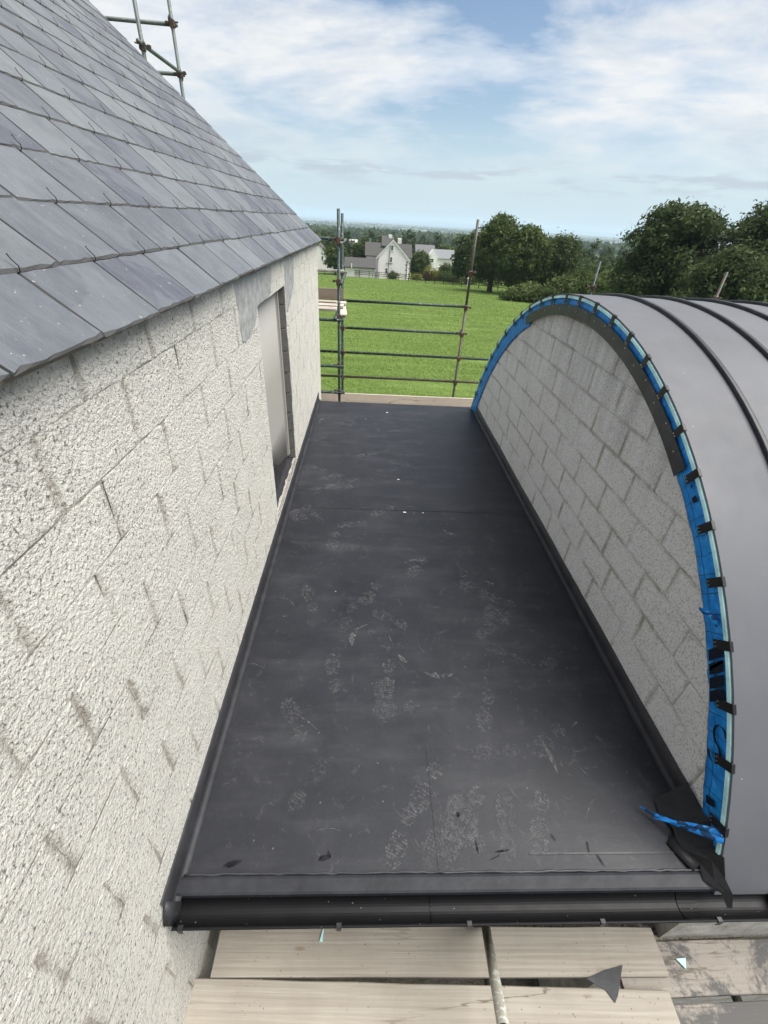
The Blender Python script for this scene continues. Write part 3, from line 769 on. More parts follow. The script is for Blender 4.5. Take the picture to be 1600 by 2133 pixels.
# corner flap of black membrane at the right hand end
def ribbon(pts, name, mat, parent, thick=.002, label=None):
    """pts: list of (left, right) edge points"""
    vv = []; ff = []
    for a, b in pts:
        a = Vector(a); b = Vector(b); vv += [a, (a + b) / 2, b]
    for i in range(len(pts) - 1):
        ff += [(i * 3, i * 3 + 1, i * 3 + 4, i * 3 + 3), (i * 3 + 1, i * 3 + 2, i * 3 + 5, i * 3 + 4)]
    o = MB().add(vv, ff).build(name, mat, None, True); md = o.modifiers.new('t', 'SOLIDIFY'); md.thickness = thick; md.offset = 0
    if label: o['label'] = label
    return under(o, parent) if parent else o
M_flap = m_strip('torn_rubber', (0.010, 0.010, 0.011), 0.55)
ribbon([((1.60, 1.04, .010), (1.735, 1.06, .15)), ((1.585, .97, .009), (1.738, .96, .12)), ((1.615, .90, .022), (1.735, .88, .16)), ((1.60, .82, .010), (1.722, .80, .10)), ((1.655, .755, .030), (1.716, .74, .135)),
        ((1.64, .69, .018), (1.712, .68, .07)), ((1.685, .64, .030), (1.716, .63, .060)), ((1.695, .595, .004), (1.712, .592, .016))], 'corner_flap', M_flap, flat, .003, 'torn black membrane flap at the roof corner')
for q_ in bpy.data.objects['corner_flap'].data.polygons: q_.use_smooth = False
ribbon([((1.555, .84, .005), (1.60, .88, .012)), ((1.585, .775, .014), (1.63, .80, .026)), ((1.615, .725, .016), (1.655, .75, .03))], 'corner_flap', M_flap, flat, .003)
# left hand end of the upstand hangs over the gutter end
ribbon([((WX + .006, .62, .10), (WX + .05, .64, .012)), ((WX + .010, .585, .07), (WX + .05, .60, -.02)), ((WX + .006, .56, .02), (WX + .03, .575, -.05))], 'corner_flap', M_strip, flat, .004)

# boot prints in dust
def print_mesh(seed, kind):
    rr = random.Random(seed); b = MB()
    def inside(u, v):
        if v < .095: return abs(u) < .036 * math.sqrt(max(0, 1 - ((v - .05) / .052) ** 2)) + .003       # heel
        if v < .125: return False
        return abs(u - .004) < .049 * math.sqrt(max(0, 1 - ((v - .205) / .092) ** 2))
    step = {0: .0135, 1: .0175, 2: .012}[kind]
    v = .0; row = 0
    while v < .30:
        u = -.055 + (step / 2 if row % 2 and kind != 1 else 0)
        while u < .055:
            if inside(u, v) and rr.random() > .22:
                a = step * rr.uniform(.34, .50); c = step * rr.uniform(.26, .50) * (1.3 if kind == 2 else 1); t = rr.uniform(-.5, .5) + (0.7 if kind == 0 and row % 2 else 0)
                ca, sa = math.cos(t), math.sin(t)
                b.add([(u + x * ca - y * sa, v + x * sa + y * ca, 0) for x, y in ((-a, -c), (a, -c), (a, c), (-a, c))], [(0, 1, 2, 3)])
            u += step
        v += step; row += 1
    # rim of the sole
    pr_ = []
    for i in range(26):
        t = math.pi * 2 * i / 26
        if rr.random() < .62:
            cx, cyy, ru, rv = (.0, .05, .038, .053) if i % 2 else (.004, .205, .05, .093)
            u, v = cx + ru * math.cos(t), cyy + rv * math.sin(t); d = Vector((-ru * math.sin(t), rv * math.cos(t))).normalized() * .006; nn = Vector((d.y, -d.x)).normalized() * .0014
            b.add([(u - d.x - nn.x, v - d.y - nn.y, 0), (u + d.x - nn.x, v + d.y - nn.y, 0), (u + d.x + nn.x, v + d.y + nn.y, 0), (u - d.x + nn.x, v - d.y + nn.y, 0)], [(0, 1, 2, 3)])
    return b
PM = {}
for kd in range(3):
    for sd in range(2):
        for nm, mt in (('d', M_dust), ('f', M_faint)): PM[(kd, sd, nm)] = print_mesh(10 + kd * 3 + sd, kd).mesh('boot_print', mt)
prints = [(-.09, 4.97, -70, 'd'), (.06, 5.05, -75, 'f'), (-.51, 4.33, -60, 'd'), (-.57, 4.12, -70, 'd'), (-.31, 4.24, -65, 'd'), (-.12, 4.19, 90, 'd'), (-.55, 3.80, 140, 'd'), (-.43, 3.66, 115, 'd'),
          (.32, 3.82, 128, 'd'), (.04, 3.52, 104, 'd'), (-.25, 3.36, 176, 'd'), (.56, 3.0, 150, 'd'), (.88, 2.86, 178, 'd'), (.14, 2.68, 158, 'd'), (-.35, 2.33, 20, 'f'), (1.11, 2.56, 155, 'd'), (1.22, 2.5, 145, 'd'),
          (1.14, 2.29, 120, 'f'), (.88, 2.1, -30, 'f'), (.205, 1.90, 176, 'd'), (-.14, 1.66, 10, 'f'), (.85, 1.68, 160, 'd'), (.46, 1.23, 150, 'd'), (.53, 1.06, 165, 'd'), (.30, 1.02, 155, 'd'), (.49, 1.02, 150, 'f'),
          (.66, 1.10, 155, 'd'), (1.00, 1.08, 160, 'd'), (.61, .80, 10, 'f'), (.74, .78, -10, 'f'), (-.32, .99, -30, 'f'), (.38, 1.57, 100, 'f'), (.3, 5.6, 95, 'f'), (.75, 5.4, 80, 'f'), (-.2, 5.9, 60, 'f'),
          (-.45, 4.55, 70, 'f'), (.15, 4.6, -80, 'f'), (-.65, 4.25, 95, 'f'), (.55, 4.75, 70, 'f'), (1.15, 1.9, 60, 'f'), (1.25, 1.45, 130, 'f'), (-.3, 1.35, 30, 'f'), (.95, 1.3, 95, 'f'), (.1, 3.1, 80, 'f'),
          (.6, 5.9, 120, 'f'), (-.5, 5.3, 70, 'f'), (1.3, 3.1, 20, 'f'), (.35, 2.2, 60, 'f'), (-.05, 2.42, 165, 'f'), (1.45, 2.05, 140, 'f'), (.15, 1.45, 0, 'f'), (1.05, 2.75, 170, 'f')]
for i, (x, y, a, k) in enumerate(prints):
    o = link('boot_print', PM[(i % 3, (i // 3) % 2, k)], None, (x, y, .0042 if y < 3.75 else .0078), (0, 0, R(a))); under(o, flat)
rr = random.Random(9)
for i in range(46):                                             # scuffs and scratches
    x = rr.uniform(FX0 + .15, FX1 - .2); y = rr.uniform(.85, 6.4); a = rr.uniform(0, 6.28); l = rr.uniform(.04, .20); c = rr.uniform(-4, 4)
    pts = []
    for j in range(7):
        t = j / 6 * l; ang = a + c * t; pts.append((x + math.cos(ang) * t, y + math.sin(ang) * t, ang))
    w = rr.uniform(.0012, .006) if i % 5 else rr.uniform(.01, .022); vv = []
    for j, (u, v, ang) in enumerate(pts):
        ww = w * math.sin(math.pi * (j + .4) / 6.8)
        vv += [(u - math.sin(ang) * ww, v + math.cos(ang) * ww, 0), (u + math.sin(ang) * ww, v - math.cos(ang) * ww, 0)]
    o = MB().add(vv, [(2 * j, 2 * j + 1, 2 * j + 3, 2 * j + 2) for j in range(6)]).build('scuff', M_scuff, None, False, (0, 0, .0045 if y < 3.7 else .008)); under(o, flat)
for x, y, a, l, w in ((-.55, .775, 15, .045, .011), (-.13, .795, 20, .03, .014), (-.11, .805, -70, .02, .006), (.60, .835, 95, .03, .004), (.72, .815, 5, .04, .005), (.68, .79, 20, .03, .003), (.99, .87, 120, .02, .006), (1.15, .83, 80, .03, .004), (1.19, .775, 110, .03, .005), (.53, .97, 80, .012, .01)):
    vv = []
    for t in range(12): vv.append((l * math.cos(t * math.pi / 6) * rr.uniform(.8, 1.1), w * math.sin(t * math.pi / 6) * rr.uniform(.7, 1.2), 0))
    o = MB().add(vv, [tuple(range(12))]).build('wet_mark', M_mark, None, False, (x, y, .0046), (0, 0, R(a))); under(o, flat)
M_chip = Mat('pale_chip', (0.7, 0.7, 0.68), 0.8).m
for x, y, s in ((.43, 3.72, .011), (.62, 3.72, .006), (.40, 4.4, .009), (.33, 6.5, .012), (-.2, 2.55, .003), (.0, 6.2, .005)):
    o = MB().box(-s * 1.4, s * 1.4, -s * .6, s * .6, 0, .003, b=.001).build('debris_chip', M_chip, None, False, (x, y, .004), (0, 0, rr.uniform(-.5, .5))); under(o, flat)

# ------------------------------------------------------------------ barrel vaulted building on the right
AY, AZ, AR = 3.77, -1.26, 3.33
barrel = thing('barrel_roofed_building', 'building with a curved zinc barrel roof and grey block gable edged in blue tape', 'building', (2.5, AY, -3.4))
RW = 3.24
def in_arch(y, z): return math.hypot(y - AY, z - AZ) < RW
rwall = under(joint_sheet(FX1, -1, AY - 3.3, AY + 3.3, -.25, 2.02, in_arch, 0.0062, 9.3).build('wall', M_jointR, None, True), barrel)
def cut_arch(a, b, c, d):
    # blocks under the curve are cut square to the largest rectangle that stays beneath the edging
    if math.hypot(max(abs(a - AY), abs(b - AY)), d - AZ) < RW: return [(a, b, c, d)]
    if math.hypot(min(abs(a - AY), abs(b - AY)) if (a - AY) * (b - AY) > 0 else 0, c - AZ) > RW - .03: return []
    return [(a, b, c, d)]
def arch_block(a, b, c, d, seed):
    """block clipped by the arch: polygon prism with soft edge"""
    pts = []; n = 7
    poly = [(a + (b - a) * i / n, c) for i in range(n + 1)] + [(b, c + (d - c) * i / 4) for i in range(1, 5)] + [(b - (b - a) * i / n, d) for i in range(1, n + 1)] + [(a, d - (d - c) * i / 4) for i in range(1, 4)]
    out = []
    for y, z in poly:
        r_ = math.hypot(y - AY, z - AZ)
        if r_ > RW: y, z = AY + (y - AY) * RW / r_, AZ + (z - AZ) * RW / r_
        if not out or math.hypot(out[-1][0] - y, out[-1][1] - z) > .004: out.append((y, z))
    if len(out) < 3: return None
    cy_ = sum(p[0] for p in out) / len(out); cz_ = sum(p[1] for p in out) / len(out); m = len(out)
    if max(p[1] for p in out) - min(p[1] for p in out) < .05: return None
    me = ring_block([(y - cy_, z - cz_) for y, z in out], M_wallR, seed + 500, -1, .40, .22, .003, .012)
    o = link('block', me, None, (FX1, cy_, cz_)); return o
offR = {0: 2.68 * 1.19, 1: 2.81 * 1.19, 2: 2.64 * 1.19, 3: 2.43 * 1.19, 4: 2.63 * 1.19, 5: 2.45 * 1.19}
k = 0
for rw in range(-2, 8):
    za = 0.325 + rw * BH + .005; zb = za + BH - JT
    y = offR.get(rw, 2.6 * 1.19 + (BW / 2 if rw % 2 else 0)) - BW * 8
    while y < AY + 3.3:
        a, b = y + JT / 2, y + BW - JT / 2
        y += BW
        rs = cut_arch(a, b, za, zb)
        if not rs or zb < -.05: continue
        if math.hypot(max(abs(a - AY), abs(b - AY)), zb - AZ) < RW:
            key = ('r', (k * 7) % 19)
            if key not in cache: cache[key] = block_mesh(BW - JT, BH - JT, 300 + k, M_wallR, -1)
            o = link('block', cache[key], None, (FX1 + random.uniform(-.0005, .0005), (a + b) / 2 + random.uniform(-.002, .002), (za + zb) / 2))
        else:
            o = arch_block(a, b, za, zb, k)
            if o is None: continue
        under(o, rwall); k += 1
def arc(rad, a0, a1, n): return [(AY + rad * math.cos(a0 + (a1 - a0) * i / n), AZ + rad * math.sin(a0 + (a1 - a0) * i / n)) for i in range(n + 1)]
A0, A1 = R(20.5), R(159.0)
core = arc(RW - .02, R(18), R(162), 40)
under(MB().prism(core, 'x', FX1 + .016, FX1 + .2).build('wall_core', M_jointR), barrel)
lowb = MB().box(FX1 + .012, 9.5, AY - 3.1, AY + 3.1, -3.6, -.1).build('lower_wall', M_jointR); under(lowb, barrel)
def ring_solid(r0, r1, x0, x1, a0, a1, n=64):
    i_ = arc(r0, a0, a1, n); o_ = arc(r1, a0, a1, n); vv = []; ff = []
    for (yi, zi), (yo, zo) in zip(i_, o_): vv += [(x0, yi, zi), (x0, yo, zo), (x1, yo, zo), (x1, yi, zi)]
    for i in range(n):
        for k in range(4): ff.append((i * 4 + k, i * 4 + (k + 1) % 4, i * 4 + 4 + (k + 1) % 4, i * 4 + 4 + k))
    ff += [(3, 2, 1, 0), (n * 4, n * 4 + 1, n * 4 + 2, n * 4 + 3)]
    return MB().add(vv, ff)
# zinc panels and standing seams
seams = [2.115, 2.50, 2.885, 3.27, 3.655, 4.04, 4.425, 4.81, 5.195, 5.58, 5.965, 6.35, 6.735, 7.12, 7.505, 7.89]
ZX0 = 1.712; edges = [ZX0] + seams + [8.3]
for xa, xb in zip(edges, edges[1:]):
    o = ring_solid(AR - .012, AR + random.uniform(0, .0015), xa + .001, xb - .001, A0, A1).build('roof_panel', M_zinc, None, True); under(o, barrel)
    md = o.modifiers.new('es', 'EDGE_SPLIT'); md.split_angle = R(40)
for xs1 in seams:
    o = ring_solid(AR - .004, AR + .025, xs1 - .015, xs1 + .015, A0, A1).build('standing_seam', M_seam, None, True); under(o, barrel)
    md = o.modifiers.new('b', 'BEVEL'); md.width = .005; md.segments = 2; md.limit_method = 'ANGLE'
    md = o.modifiers.new('es', 'EDGE_SPLIT'); md.split_angle = R(50)
# edging of the gable: foam strip, blue tape, fascia strip, clips
fo = ring_solid(AR - .032, AR - .0125, ZX0 - .006, ZX0 + .03, A0 + .01, A1).build('foam_strip', M_foam, None, True); under(fo, barrel)
md = fo.modifiers.new('es', 'EDGE_SPLIT'); md.split_angle = R(40)
fo['label'] = 'pale turquoise foam edge strip round the arch'
def tape_sheet(a0, a1, r0, r1, x, seed, fold=False):
    n = int((a1 - a0) * AR / .03); q = 7; vv = []; uv = []
    for i in range(n + 1):
        a = a0 + (a1 - a0) * i / n
        wr = r0 + .012 * nz(i * .03, 0, 5, seed) + .006 * nz(i * .03, 2, 17, seed)
        for j in range(q):
            t = j / (q - 1); rad = wr + (r1 - wr) * t
            d = .009 * nz(a * AR, t * .3, 9, seed) + .006 * nz(a * AR, t, 22, seed + 3)
            xx = x + (FX1 - .006 - x) * (1 - t) ** 2 * .8 + d * .8 * (1 if 0 < j < q - 1 else .2)
            vv.append((xx, AY + rad * math.cos(a), AZ + rad * math.sin(a))); uv.append((a * AR, rad - r0))
    ff = [(i * q + j, i * q + j + 1, (i + 1) * q + j + 1, (i + 1) * q + j) for i in range(n) for j in range(q - 1)]
    me = MB().add(vv, ff).mesh('blue_tape', M_tape, True)
    l = me.uv_layers.new(name='UVMap')
    for lp in me.loops: l.data[lp.index].uv = uv[lp.vertex_index]
    o = link('blue_tape', me); md = o.modifiers.new('t', 'SOLIDIFY'); md.thickness = .0015; md.offset = 0
    return under(o, barrel)
t1 = tape_sheet(R(20.5), R(67), AR - .190, AR - .035, 1.7255, 1.0); t1['label'] = 'crumpled blue membrane tape on the far side of the arch'
t2 = tape_sheet(R(66.5), R(121), AR - .15, AR - .035, 1.7255, 4.0); t2['label'] = 'blue membrane tape above the grey fascia strip'
t3 = tape_sheet(R(120.5), R(157.5), AR - .188, AR - .035, 1.7255, 7.0); t3['label'] = 'blue gridded membrane tape down the near side of the arch'
fs = ring_solid(AR - .172, AR - .082, 1.7120, 1.7165, R(66), R(122.5), 40).build('fascia_strip', M_fascia, None, False)
fs['label'] = 'dark grey curved fascia strip over the crown of the arch'; under(fs, barrel)
fs_w = Vector(barrel.location) + Vector(fs.location)
for i in range(17):
    a = R(69 + i * 3.2); rad = AR - (.098 if i % 2 else .118)
    s = MB().tube((1.713, AY + rad * math.cos(a), AZ + rad * math.sin(a)), (1.708, AY + rad * math.cos(a), AZ + rad * math.sin(a)), .0055, 7).build('screw', M_screw); s.parent = fs; s.location = -fs_w
def clip_mesh(tail):
    b = MB()       # local: x out of the wall, y along the arc, z radial (0 = zinc edge)
    w = .023
    b.box(-.0095, -.0065, -w, w, -.046 - tail, .004, b=.0008)
    b.box(-.0095, .008, -w, w, .0025, .0050, b=.0008)
    return b.mesh('clip', M_clip)
clips = [clip_mesh(.030), clip_mesh(.045)]
scr = MB().tube((0, 0, 0), (-.004, 0, 0), .0045, 6).mesh('screw', M_screw)
angs = [28.5, 33.4, 38.4, 43.4, 48.2, 53.9, 59.3, 63.4, 67.8, 73.3, 78.3, 83.8, 88.6, 93.9, 99.2, 104.2, 108.9, 113.9, 118.9, 123.7, 128.6, 133.3, 138.4, 143.2, 147.8, 153.1]
for i, a in enumerate(angs):
    a_ = R(a); o = link('clip', clips[1 if a > 120 else 0], None, (ZX0, AY + AR * math.cos(a_), AZ + AR * math.sin(a_)), (a_ - R(90) + random.uniform(-.04, .04), 0, 0)); under(o, barrel)
    if a > 85:
        for sgn in (-1, 1):
            s = link('screw', scr, o, (-.0092, sgn * .010, -.078 if a > 120 else -.066))
# printed marks on the tape
def mark(poly, nm='printed_mark'):
    vv = []
    for a, dr in poly:
        rad = AR - .035 - dr; aa = R(a); vv.append((1.7150, AY + rad * math.cos(aa), AZ + rad * math.sin(aa)))
    o = MB().add(vv, [tuple(range(len(vv)))]).build(nm, M_print); o.parent = t3; o.location = -(Vector(barrel.location) + Vector(t3.location))
    md = o.modifiers.new('t', 'SOLIDIFY'); md.thickness = .001; return o
for a in (138.9, 140.1, 141.3, 142.4):
    mark([(a - .5, .02), (a + .45, .02), (a + 1.15, .105), (a + .2, .105)])
mark([(139.6, .02), (139.85, .02), (140.9, .105), (140.6, .105)])
for c0, c1, ph in ((146.0, .045, 0), (147.6, .075, 3.14)):
    nseg_ = 14; ring_o = [(c0 + .9 * math.cos(ph + i * 4.6 / nseg_), c1 + .036 * math.sin(ph + i * 4.6 / nseg_)) for i in range(nseg_ + 1)]
    for (p1, q1), (p2, q2) in zip(ring_o, ring_o[1:]): mark([(p1, q1 - .007), (p2, q2 - .007), (p2, q2 + .007), (p1, q1 + .007)])
mark([(151.6, .05), (152.2, .045), (152.4, .095), (151.7, .10)]); mark([(125.4, .03), (126.0, .028), (126.1, .055), (125.5, .06)]); mark([(124.2, .04), (124.5, .03), (124.6, .05)])
# torn ends
rr = random.Random(21)
for pts in ([((1.715, .80, .22), (1.70, .77, .20)), ((1.66, .84, .17), (1.655, .82, .15)), ((1.60, .90, .10), (1.595, .885, .085)), ((1.54, .955, .055), (1.535, .945, .04)), ((1.475, .99, .05), (1.48, .985, .042))],
            [((1.71, .82, .23), (1.70, .80, .21)), ((1.64, .87, .16), (1.635, .86, .15)), ((1.57, .915, .085), (1.565, .905, .075)), ((1.515, .935, .06), (1.515, .93, .055))],
            [((1.71, 1.40, 1.0), (1.705, 1.38, .965)), ((1.69, 1.44, 1.01), (1.685, 1.43, .975)), ((1.675, 1.49, .99), (1.68, 1.485, .975))]):
    ribbon(pts, 'torn_tape', M_tape, barrel, .0015, 'torn end of blue tape')

# ------------------------------------------------------------------ scaffolding
TR = .0242
coup = MB(); coup.box(-.034, .034, -.040, .040, -.045, .045, b=.010); coup.tube((-.085, .018, .012), (.085, .018, .012), .009, 6); coup.tube((.0, -.05, -.07), (.0, -.05, .075), .010, 6)
coup.box(-.10, -.06, -.012, .030, -.006, .030, b=.004); coup.box(-.018, .018, -.062, -.034, -.055, .060, b=.006)
coup_me = coup.mesh('coupler', M_coup)
def tubes(root, lst):
    for nm, p, q, mt in lst:
        rw_ = Vector(root.location)
        MB().tube(p, q, TR, 12).build(nm, mt, root, True, -rw_)
def add_coup(root, pts):
    for p in pts:
        o = link('coupler', coup_me, root, Vector(p) - Vector(root.location), (random.uniform(-.2, .2), random.uniform(-.15, .15), random.choice((0, math.pi)) + random.uniform(-.2, .2)))
GYA, GYB = 7.9, 9.2
sc1 = thing('scaffold', 'green tube scaffold of poles and rails beyond the far edge of the flat roof', 'scaffold', (0, 9.2, gz(0, 9.2)))
zg = -3.7
def spig(p):        # white hole-like dot near the tube top
    return p
tubes(sc1, [('standard', (-.50, GYA, zg), (-.50, GYA, 2.60), M_tube), ('standard', (-.515, GYB, zg), (-.515, GYB, 2.55), M_tube), ('standard', (1.876, GYB, zg), (1.876, GYB, 1.15), M_tube_r), ('standard', (1.878, GYB + .003, 1.15), (1.872, GYB, 2.585), M_tube_r),
            ('standard', (4.25, GYB, zg), (4.25, GYB, 2.06), M_tube), ('standard', (6.73, GYB, zg), (6.73, GYB, 2.01), M_tube_r),
            ('ledger', (-.46, GYB + .05, 1.163), (1.92, GYB + .05, 1.168), M_tube), ('ledger', (-.46, GYB + .05, .672), (1.85, GYB + .05, .672), M_tube), ('ledger', (-1.4, GYB + .05, .205), (7.0, GYB + .05, .175), M_tube), ('ledger', (-1.4, GYB + .05, -.295), (7.0, GYB + .05, -.30), M_tube_r),
            ('ledger', (-6.4, GYB - .05, -.90), (7.0, GYB - .05, -.90), M_tube), ('ledger', (-6.4, GYA - .05, .30), (-.42, GYA - .05, .30), M_tube), ('ledger', (-6.4, GYA - .05, -.17), (-.40, GYA - .05, -.17), M_tube), ('ledger', (-6.4, GYA - .05, -.88), (7.0, GYA - .05, -.88), M_tube),
            ('ledger', (-6.4, GYA + .05, 2.205), (-.42, GYA + .05, 2.21), M_tube), ('ledger', (-6.4, GYA + .05, 1.775), (-.42, GYA + .05, 1.775), M_tube_s), ('ledger', (-6.4, GYA - .05, 1.06), (-.42, GYA - .05, 1.06), M_tube), ('ledger', (-6.4, GYB - .05, 1.06), (-.42, GYB - .05, 1.06), M_tube),
            ('transom', (-.55, GYA - .25, 1.11), (-.55, GYB + .2, 1.11), M_tube), ('transom', (-.46, GYA - .15, 1.62), (-.46, GYB + .15, 1.62), M_tube), ('transom', (-.46, GYA - .1, 2.16), (-.46, GYB + .1, 2.16), M_tube_p),
            ('transom', (-.57, GYA - .25, -.85), (-.57, GYB + .2, -.85), M_tube), ('transom', (1.93, GYA - .25, -.85), (1.93, GYB + .2, -.85), M_tube), ('transom', (.7, GYA - .25, -.85), (.7, GYB + .2, -.85), M_tube)])
add_coup(sc1, [(-.51, GYB, 1.165), (-.51, GYB, .675), (-.51, GYB, .205), (-.51, GYB, -.295), (1.88, GYB, 1.165), (1.87, GYB, .67), (1.878, GYB, .19), (1.878, GYB, -.298), (-.50, GYA, 1.10), (-.50, GYA, 1.62), (-.50, GYA, .30), (-.50, GYA, 2.19),
               (-.51, GYB, 1.62), (1.876, GYB, 1.75), (4.25, GYB, 1.62), (6.73, GYB, 1.55), (4.25, GYB, .185), (-.50, GYA, -.17)])
sc2 = thing('scaffold', 'green tube scaffold frame rising above the slate roof, top left', 'scaffold', (-2.96, GYB, gz(0, 9.2)))
tubes(sc2, [('standard', (-2.95, GYA, zg), (-2.95, GYA, 6.2), M_tube_p), ('standard', (-2.955, GYB, zg), (-2.955, GYB, 6.2), M_tube_p),
            ('ledger', (-6.2, GYB + .05, 4.71), (-2.90, GYB + .05, 4.68), M_tube_p), ('ledger', (-6.2, GYB + .05, 4.165), (-2.90, GYB + .05, 4.16), M_tube_p),
            ('brace', (-2.95, GYA - .12, 4.17), (-2.94, GYB + .12, 4.17), M_tube_p)])
add_coup(sc2, [(-2.955, GYB, 4.68), (-2.955, GYB, 4.15), (-2.95, GYA, 4.15)])
MBd = MB().box(-.12, .12, -.1, .1, 0, .012)

# scaffold boards, each a thing of its own
def board(x0, x1, y0, y1, z, mat, label, rz=0.0, group=None, th=.038, tilt=0.0):
    w = y1 - y0; l = x1 - x0; b = MB(); rr = random.Random(int(abs(x0 * 1000) + abs(y0 * 777)))
    n = max(6, int(l / .25)); vv = []
    for i in range(n + 1):
        x = -l / 2 + l * i / n; e1 = rr.uniform(-.002, .002); e2 = rr.uniform(-.002, .002); q = .004; zt = rr.uniform(-.0008, .0008)
        for y, zz_ in ((-w / 2 + e1, q), (-w / 2 + e1, th - q), (-w / 2 + e1 + q, th + zt), (w / 2 + e2 - q, th + zt), (w / 2 + e2, th - q), (w / 2 + e2, q), (w / 2 + e2 - q, 0), (-w / 2 + e1 + q, 0)): vv.append((x, y, zz_))
    ff = [(i * 8 + k, i * 8 + (k + 1) % 8, i * 8 + 8 + (k + 1) % 8, i * 8 + 8 + k) for i in range(n) for k in range(8)]
    ff = [f[::-1] for f in ff] + [tuple(range(8)), tuple(range(n * 8 + 7, n * 8 - 1, -1))]
    o = b.add(vv, ff).build('scaffold_board', mat, None, False, ((x0 + x1) / 2, (y0 + y1) / 2, z), (tilt, 0, rz))
    return tag(o, label, 'scaffold board', group)
BZ = -.79
board(-.705, 1.70, .520, .716, BZ, M_wood, 'pale timber scaffold board directly under the black gutter', R(-.8), 'boards of the front scaffold deck')
board(-.785, 1.66, .292, .496, BZ, M_wood, 'pale timber scaffold board at the bottom edge of the picture, below the gutter', R(-1.9), 'boards of the front scaffold deck')
board(1.45, 3.9, .445, .655, BZ - .040, M_wood_spl, 'mortar-stained scaffold board with dark grey smears, bottom right', R(.5), 'boards of the front scaffold deck')
board(1.40, 3.9, .215, .425, BZ - .040, M_wood_spl, 'mortar-spattered scaffold board in the bottom right corner', R(.8), 'boards of the front scaffold deck')
board(.9, 3.9, .672, .90, BZ - .085, M_mud, 'mortar-crusted old board behind the stained ones, under the gutter end', R(1.0), 'boards of the front scaffold deck')
board(-.76, 3.0, .06, .27, BZ - .003, M_wood, 'scaffold board nearest the viewer, below the picture edge', R(-1.5), 'boards of the front scaffold deck')
sc3 = thing('scaffold', 'scaffold tubes carrying the front deck boards', 'scaffold', (.5, .4, -3.4))
tubes(sc3, [('transom', (-.55, -.9, BZ - .07), (-.55, 1.0, BZ - .07), M_tube), ('transom', (.75, -.9, BZ - .07), (.75, 1.0, BZ - .07), M_tube_r), ('transom', (2.1, -.9, BZ - .11), (2.1, 1.0, BZ - .11), M_tube_r),
            ('ledger', (-.75, -.6, BZ - .12), (4, -.6, BZ - .12), M_tube), ('standard', (2.9, -.65, -3.4), (2.9, -.65, .8), M_tube)])
tb = MB().tube((.752, .735, -.74), (.600, .262, -.055), .0242, 14); tb.tube((.600, .262, -.055), (.545, .09, .19), .0242, 14)
tag(tb.build('scaffold_tube', M_tube_s, None, True), 'cream-splashed loose tube leaning from the boards at the gutter', 'tube')
# offcuts on the boards
def offcut(name, poly, z, t, mat, label, cat, rx=0.0):
    tag(MB().prism(poly, 'z', 0, t).build(name, mat, None, False, (0, 0, z), (rx, 0, 0)), label, cat)
M_off = m_strip('offcut_rubber', (0.05, 0.051, 0.055), 0.6)
offcut('membrane_offcut', [(1.245, .502), (1.33, .458), (1.358, .415), (1.385, .44), (1.462, .549), (1.35, .53)], BZ + .040, .004, M_off, 'triangular dark grey membrane offcut lying on the pale board', 'offcut')
offcut('foam_offcut', [(1.79, .575), (1.845, .577), (1.822, .535)], BZ + .002, .008, M_foam, 'tiny pale turquoise triangular scrap on the stained board', 'offcut')
offcut('metal_offcut', [(-.165, .660), (-.148, .660), (-.145, .715), (-.150, .715)], BZ + .041, .006, M_foam, 'thin pointed pale scrap on the board below the gutter', 'offcut')
# decks of the far scaffold
DZ = -.79
board(-6.3, 4.6, 9.06, 9.10, -.80, M_wood_pale, 'timber toe board standing on edge behind the flat roof', 0, 'toe boards', .205)
board(-6.3, 4.6, 8.80, 9.02, DZ - .04, M_wood_pale, 'outer scaffold board of the low deck behind the flat roof', 0, 'low deck boards behind the flat roof')
board(-6.3, 4.6, 8.55, 8.77, DZ - .04, M_wood, 'middle scaffold board of the low deck behind the flat roof', 0, 'low deck boards behind the flat roof')
board(-6.3, 4.6, 8.30, 8.52, DZ - .04, M_wood, 'inner scaffold board of the low deck behind the flat roof', 0, 'low deck boards behind the flat roof')
board(-6.0, -.50, 9.09, 9.13, 1.19, M_wood_old, 'brown toe board on edge at the back of the gable deck', 0, 'gable deck toe boards', .19)
board(-6.0, -.43, 8.82, 9.05, 1.145, M_wood_pale, 'pale outer board of the raised deck at the house gable', 0, 'boards of the gable deck')
board(-6.0, -.46, 8.50, 8.73, 1.145, M_wood_pale, 'pale middle board of the raised deck at the house gable', 0, 'boards of the gable deck')
board(-6.0, -.56, 8.14, 8.38, 1.145, M_wood_pale, 'pale inner board of the raised deck at the house gable', 0, 'boards of the gable deck')
board(-6.0, -.60, 8.755, 8.795, 1.10, M_wood_old, 'brown edge-on plank between the gable deck boards', 0, 'gable deck toe boards', .10)
board(-.56, -.40, 8.0, 8.9, 1.10, M_wood_pale, 'short splintered board end hanging at the corner of the gable deck', R(4), 'boards of the gable deck', .03)

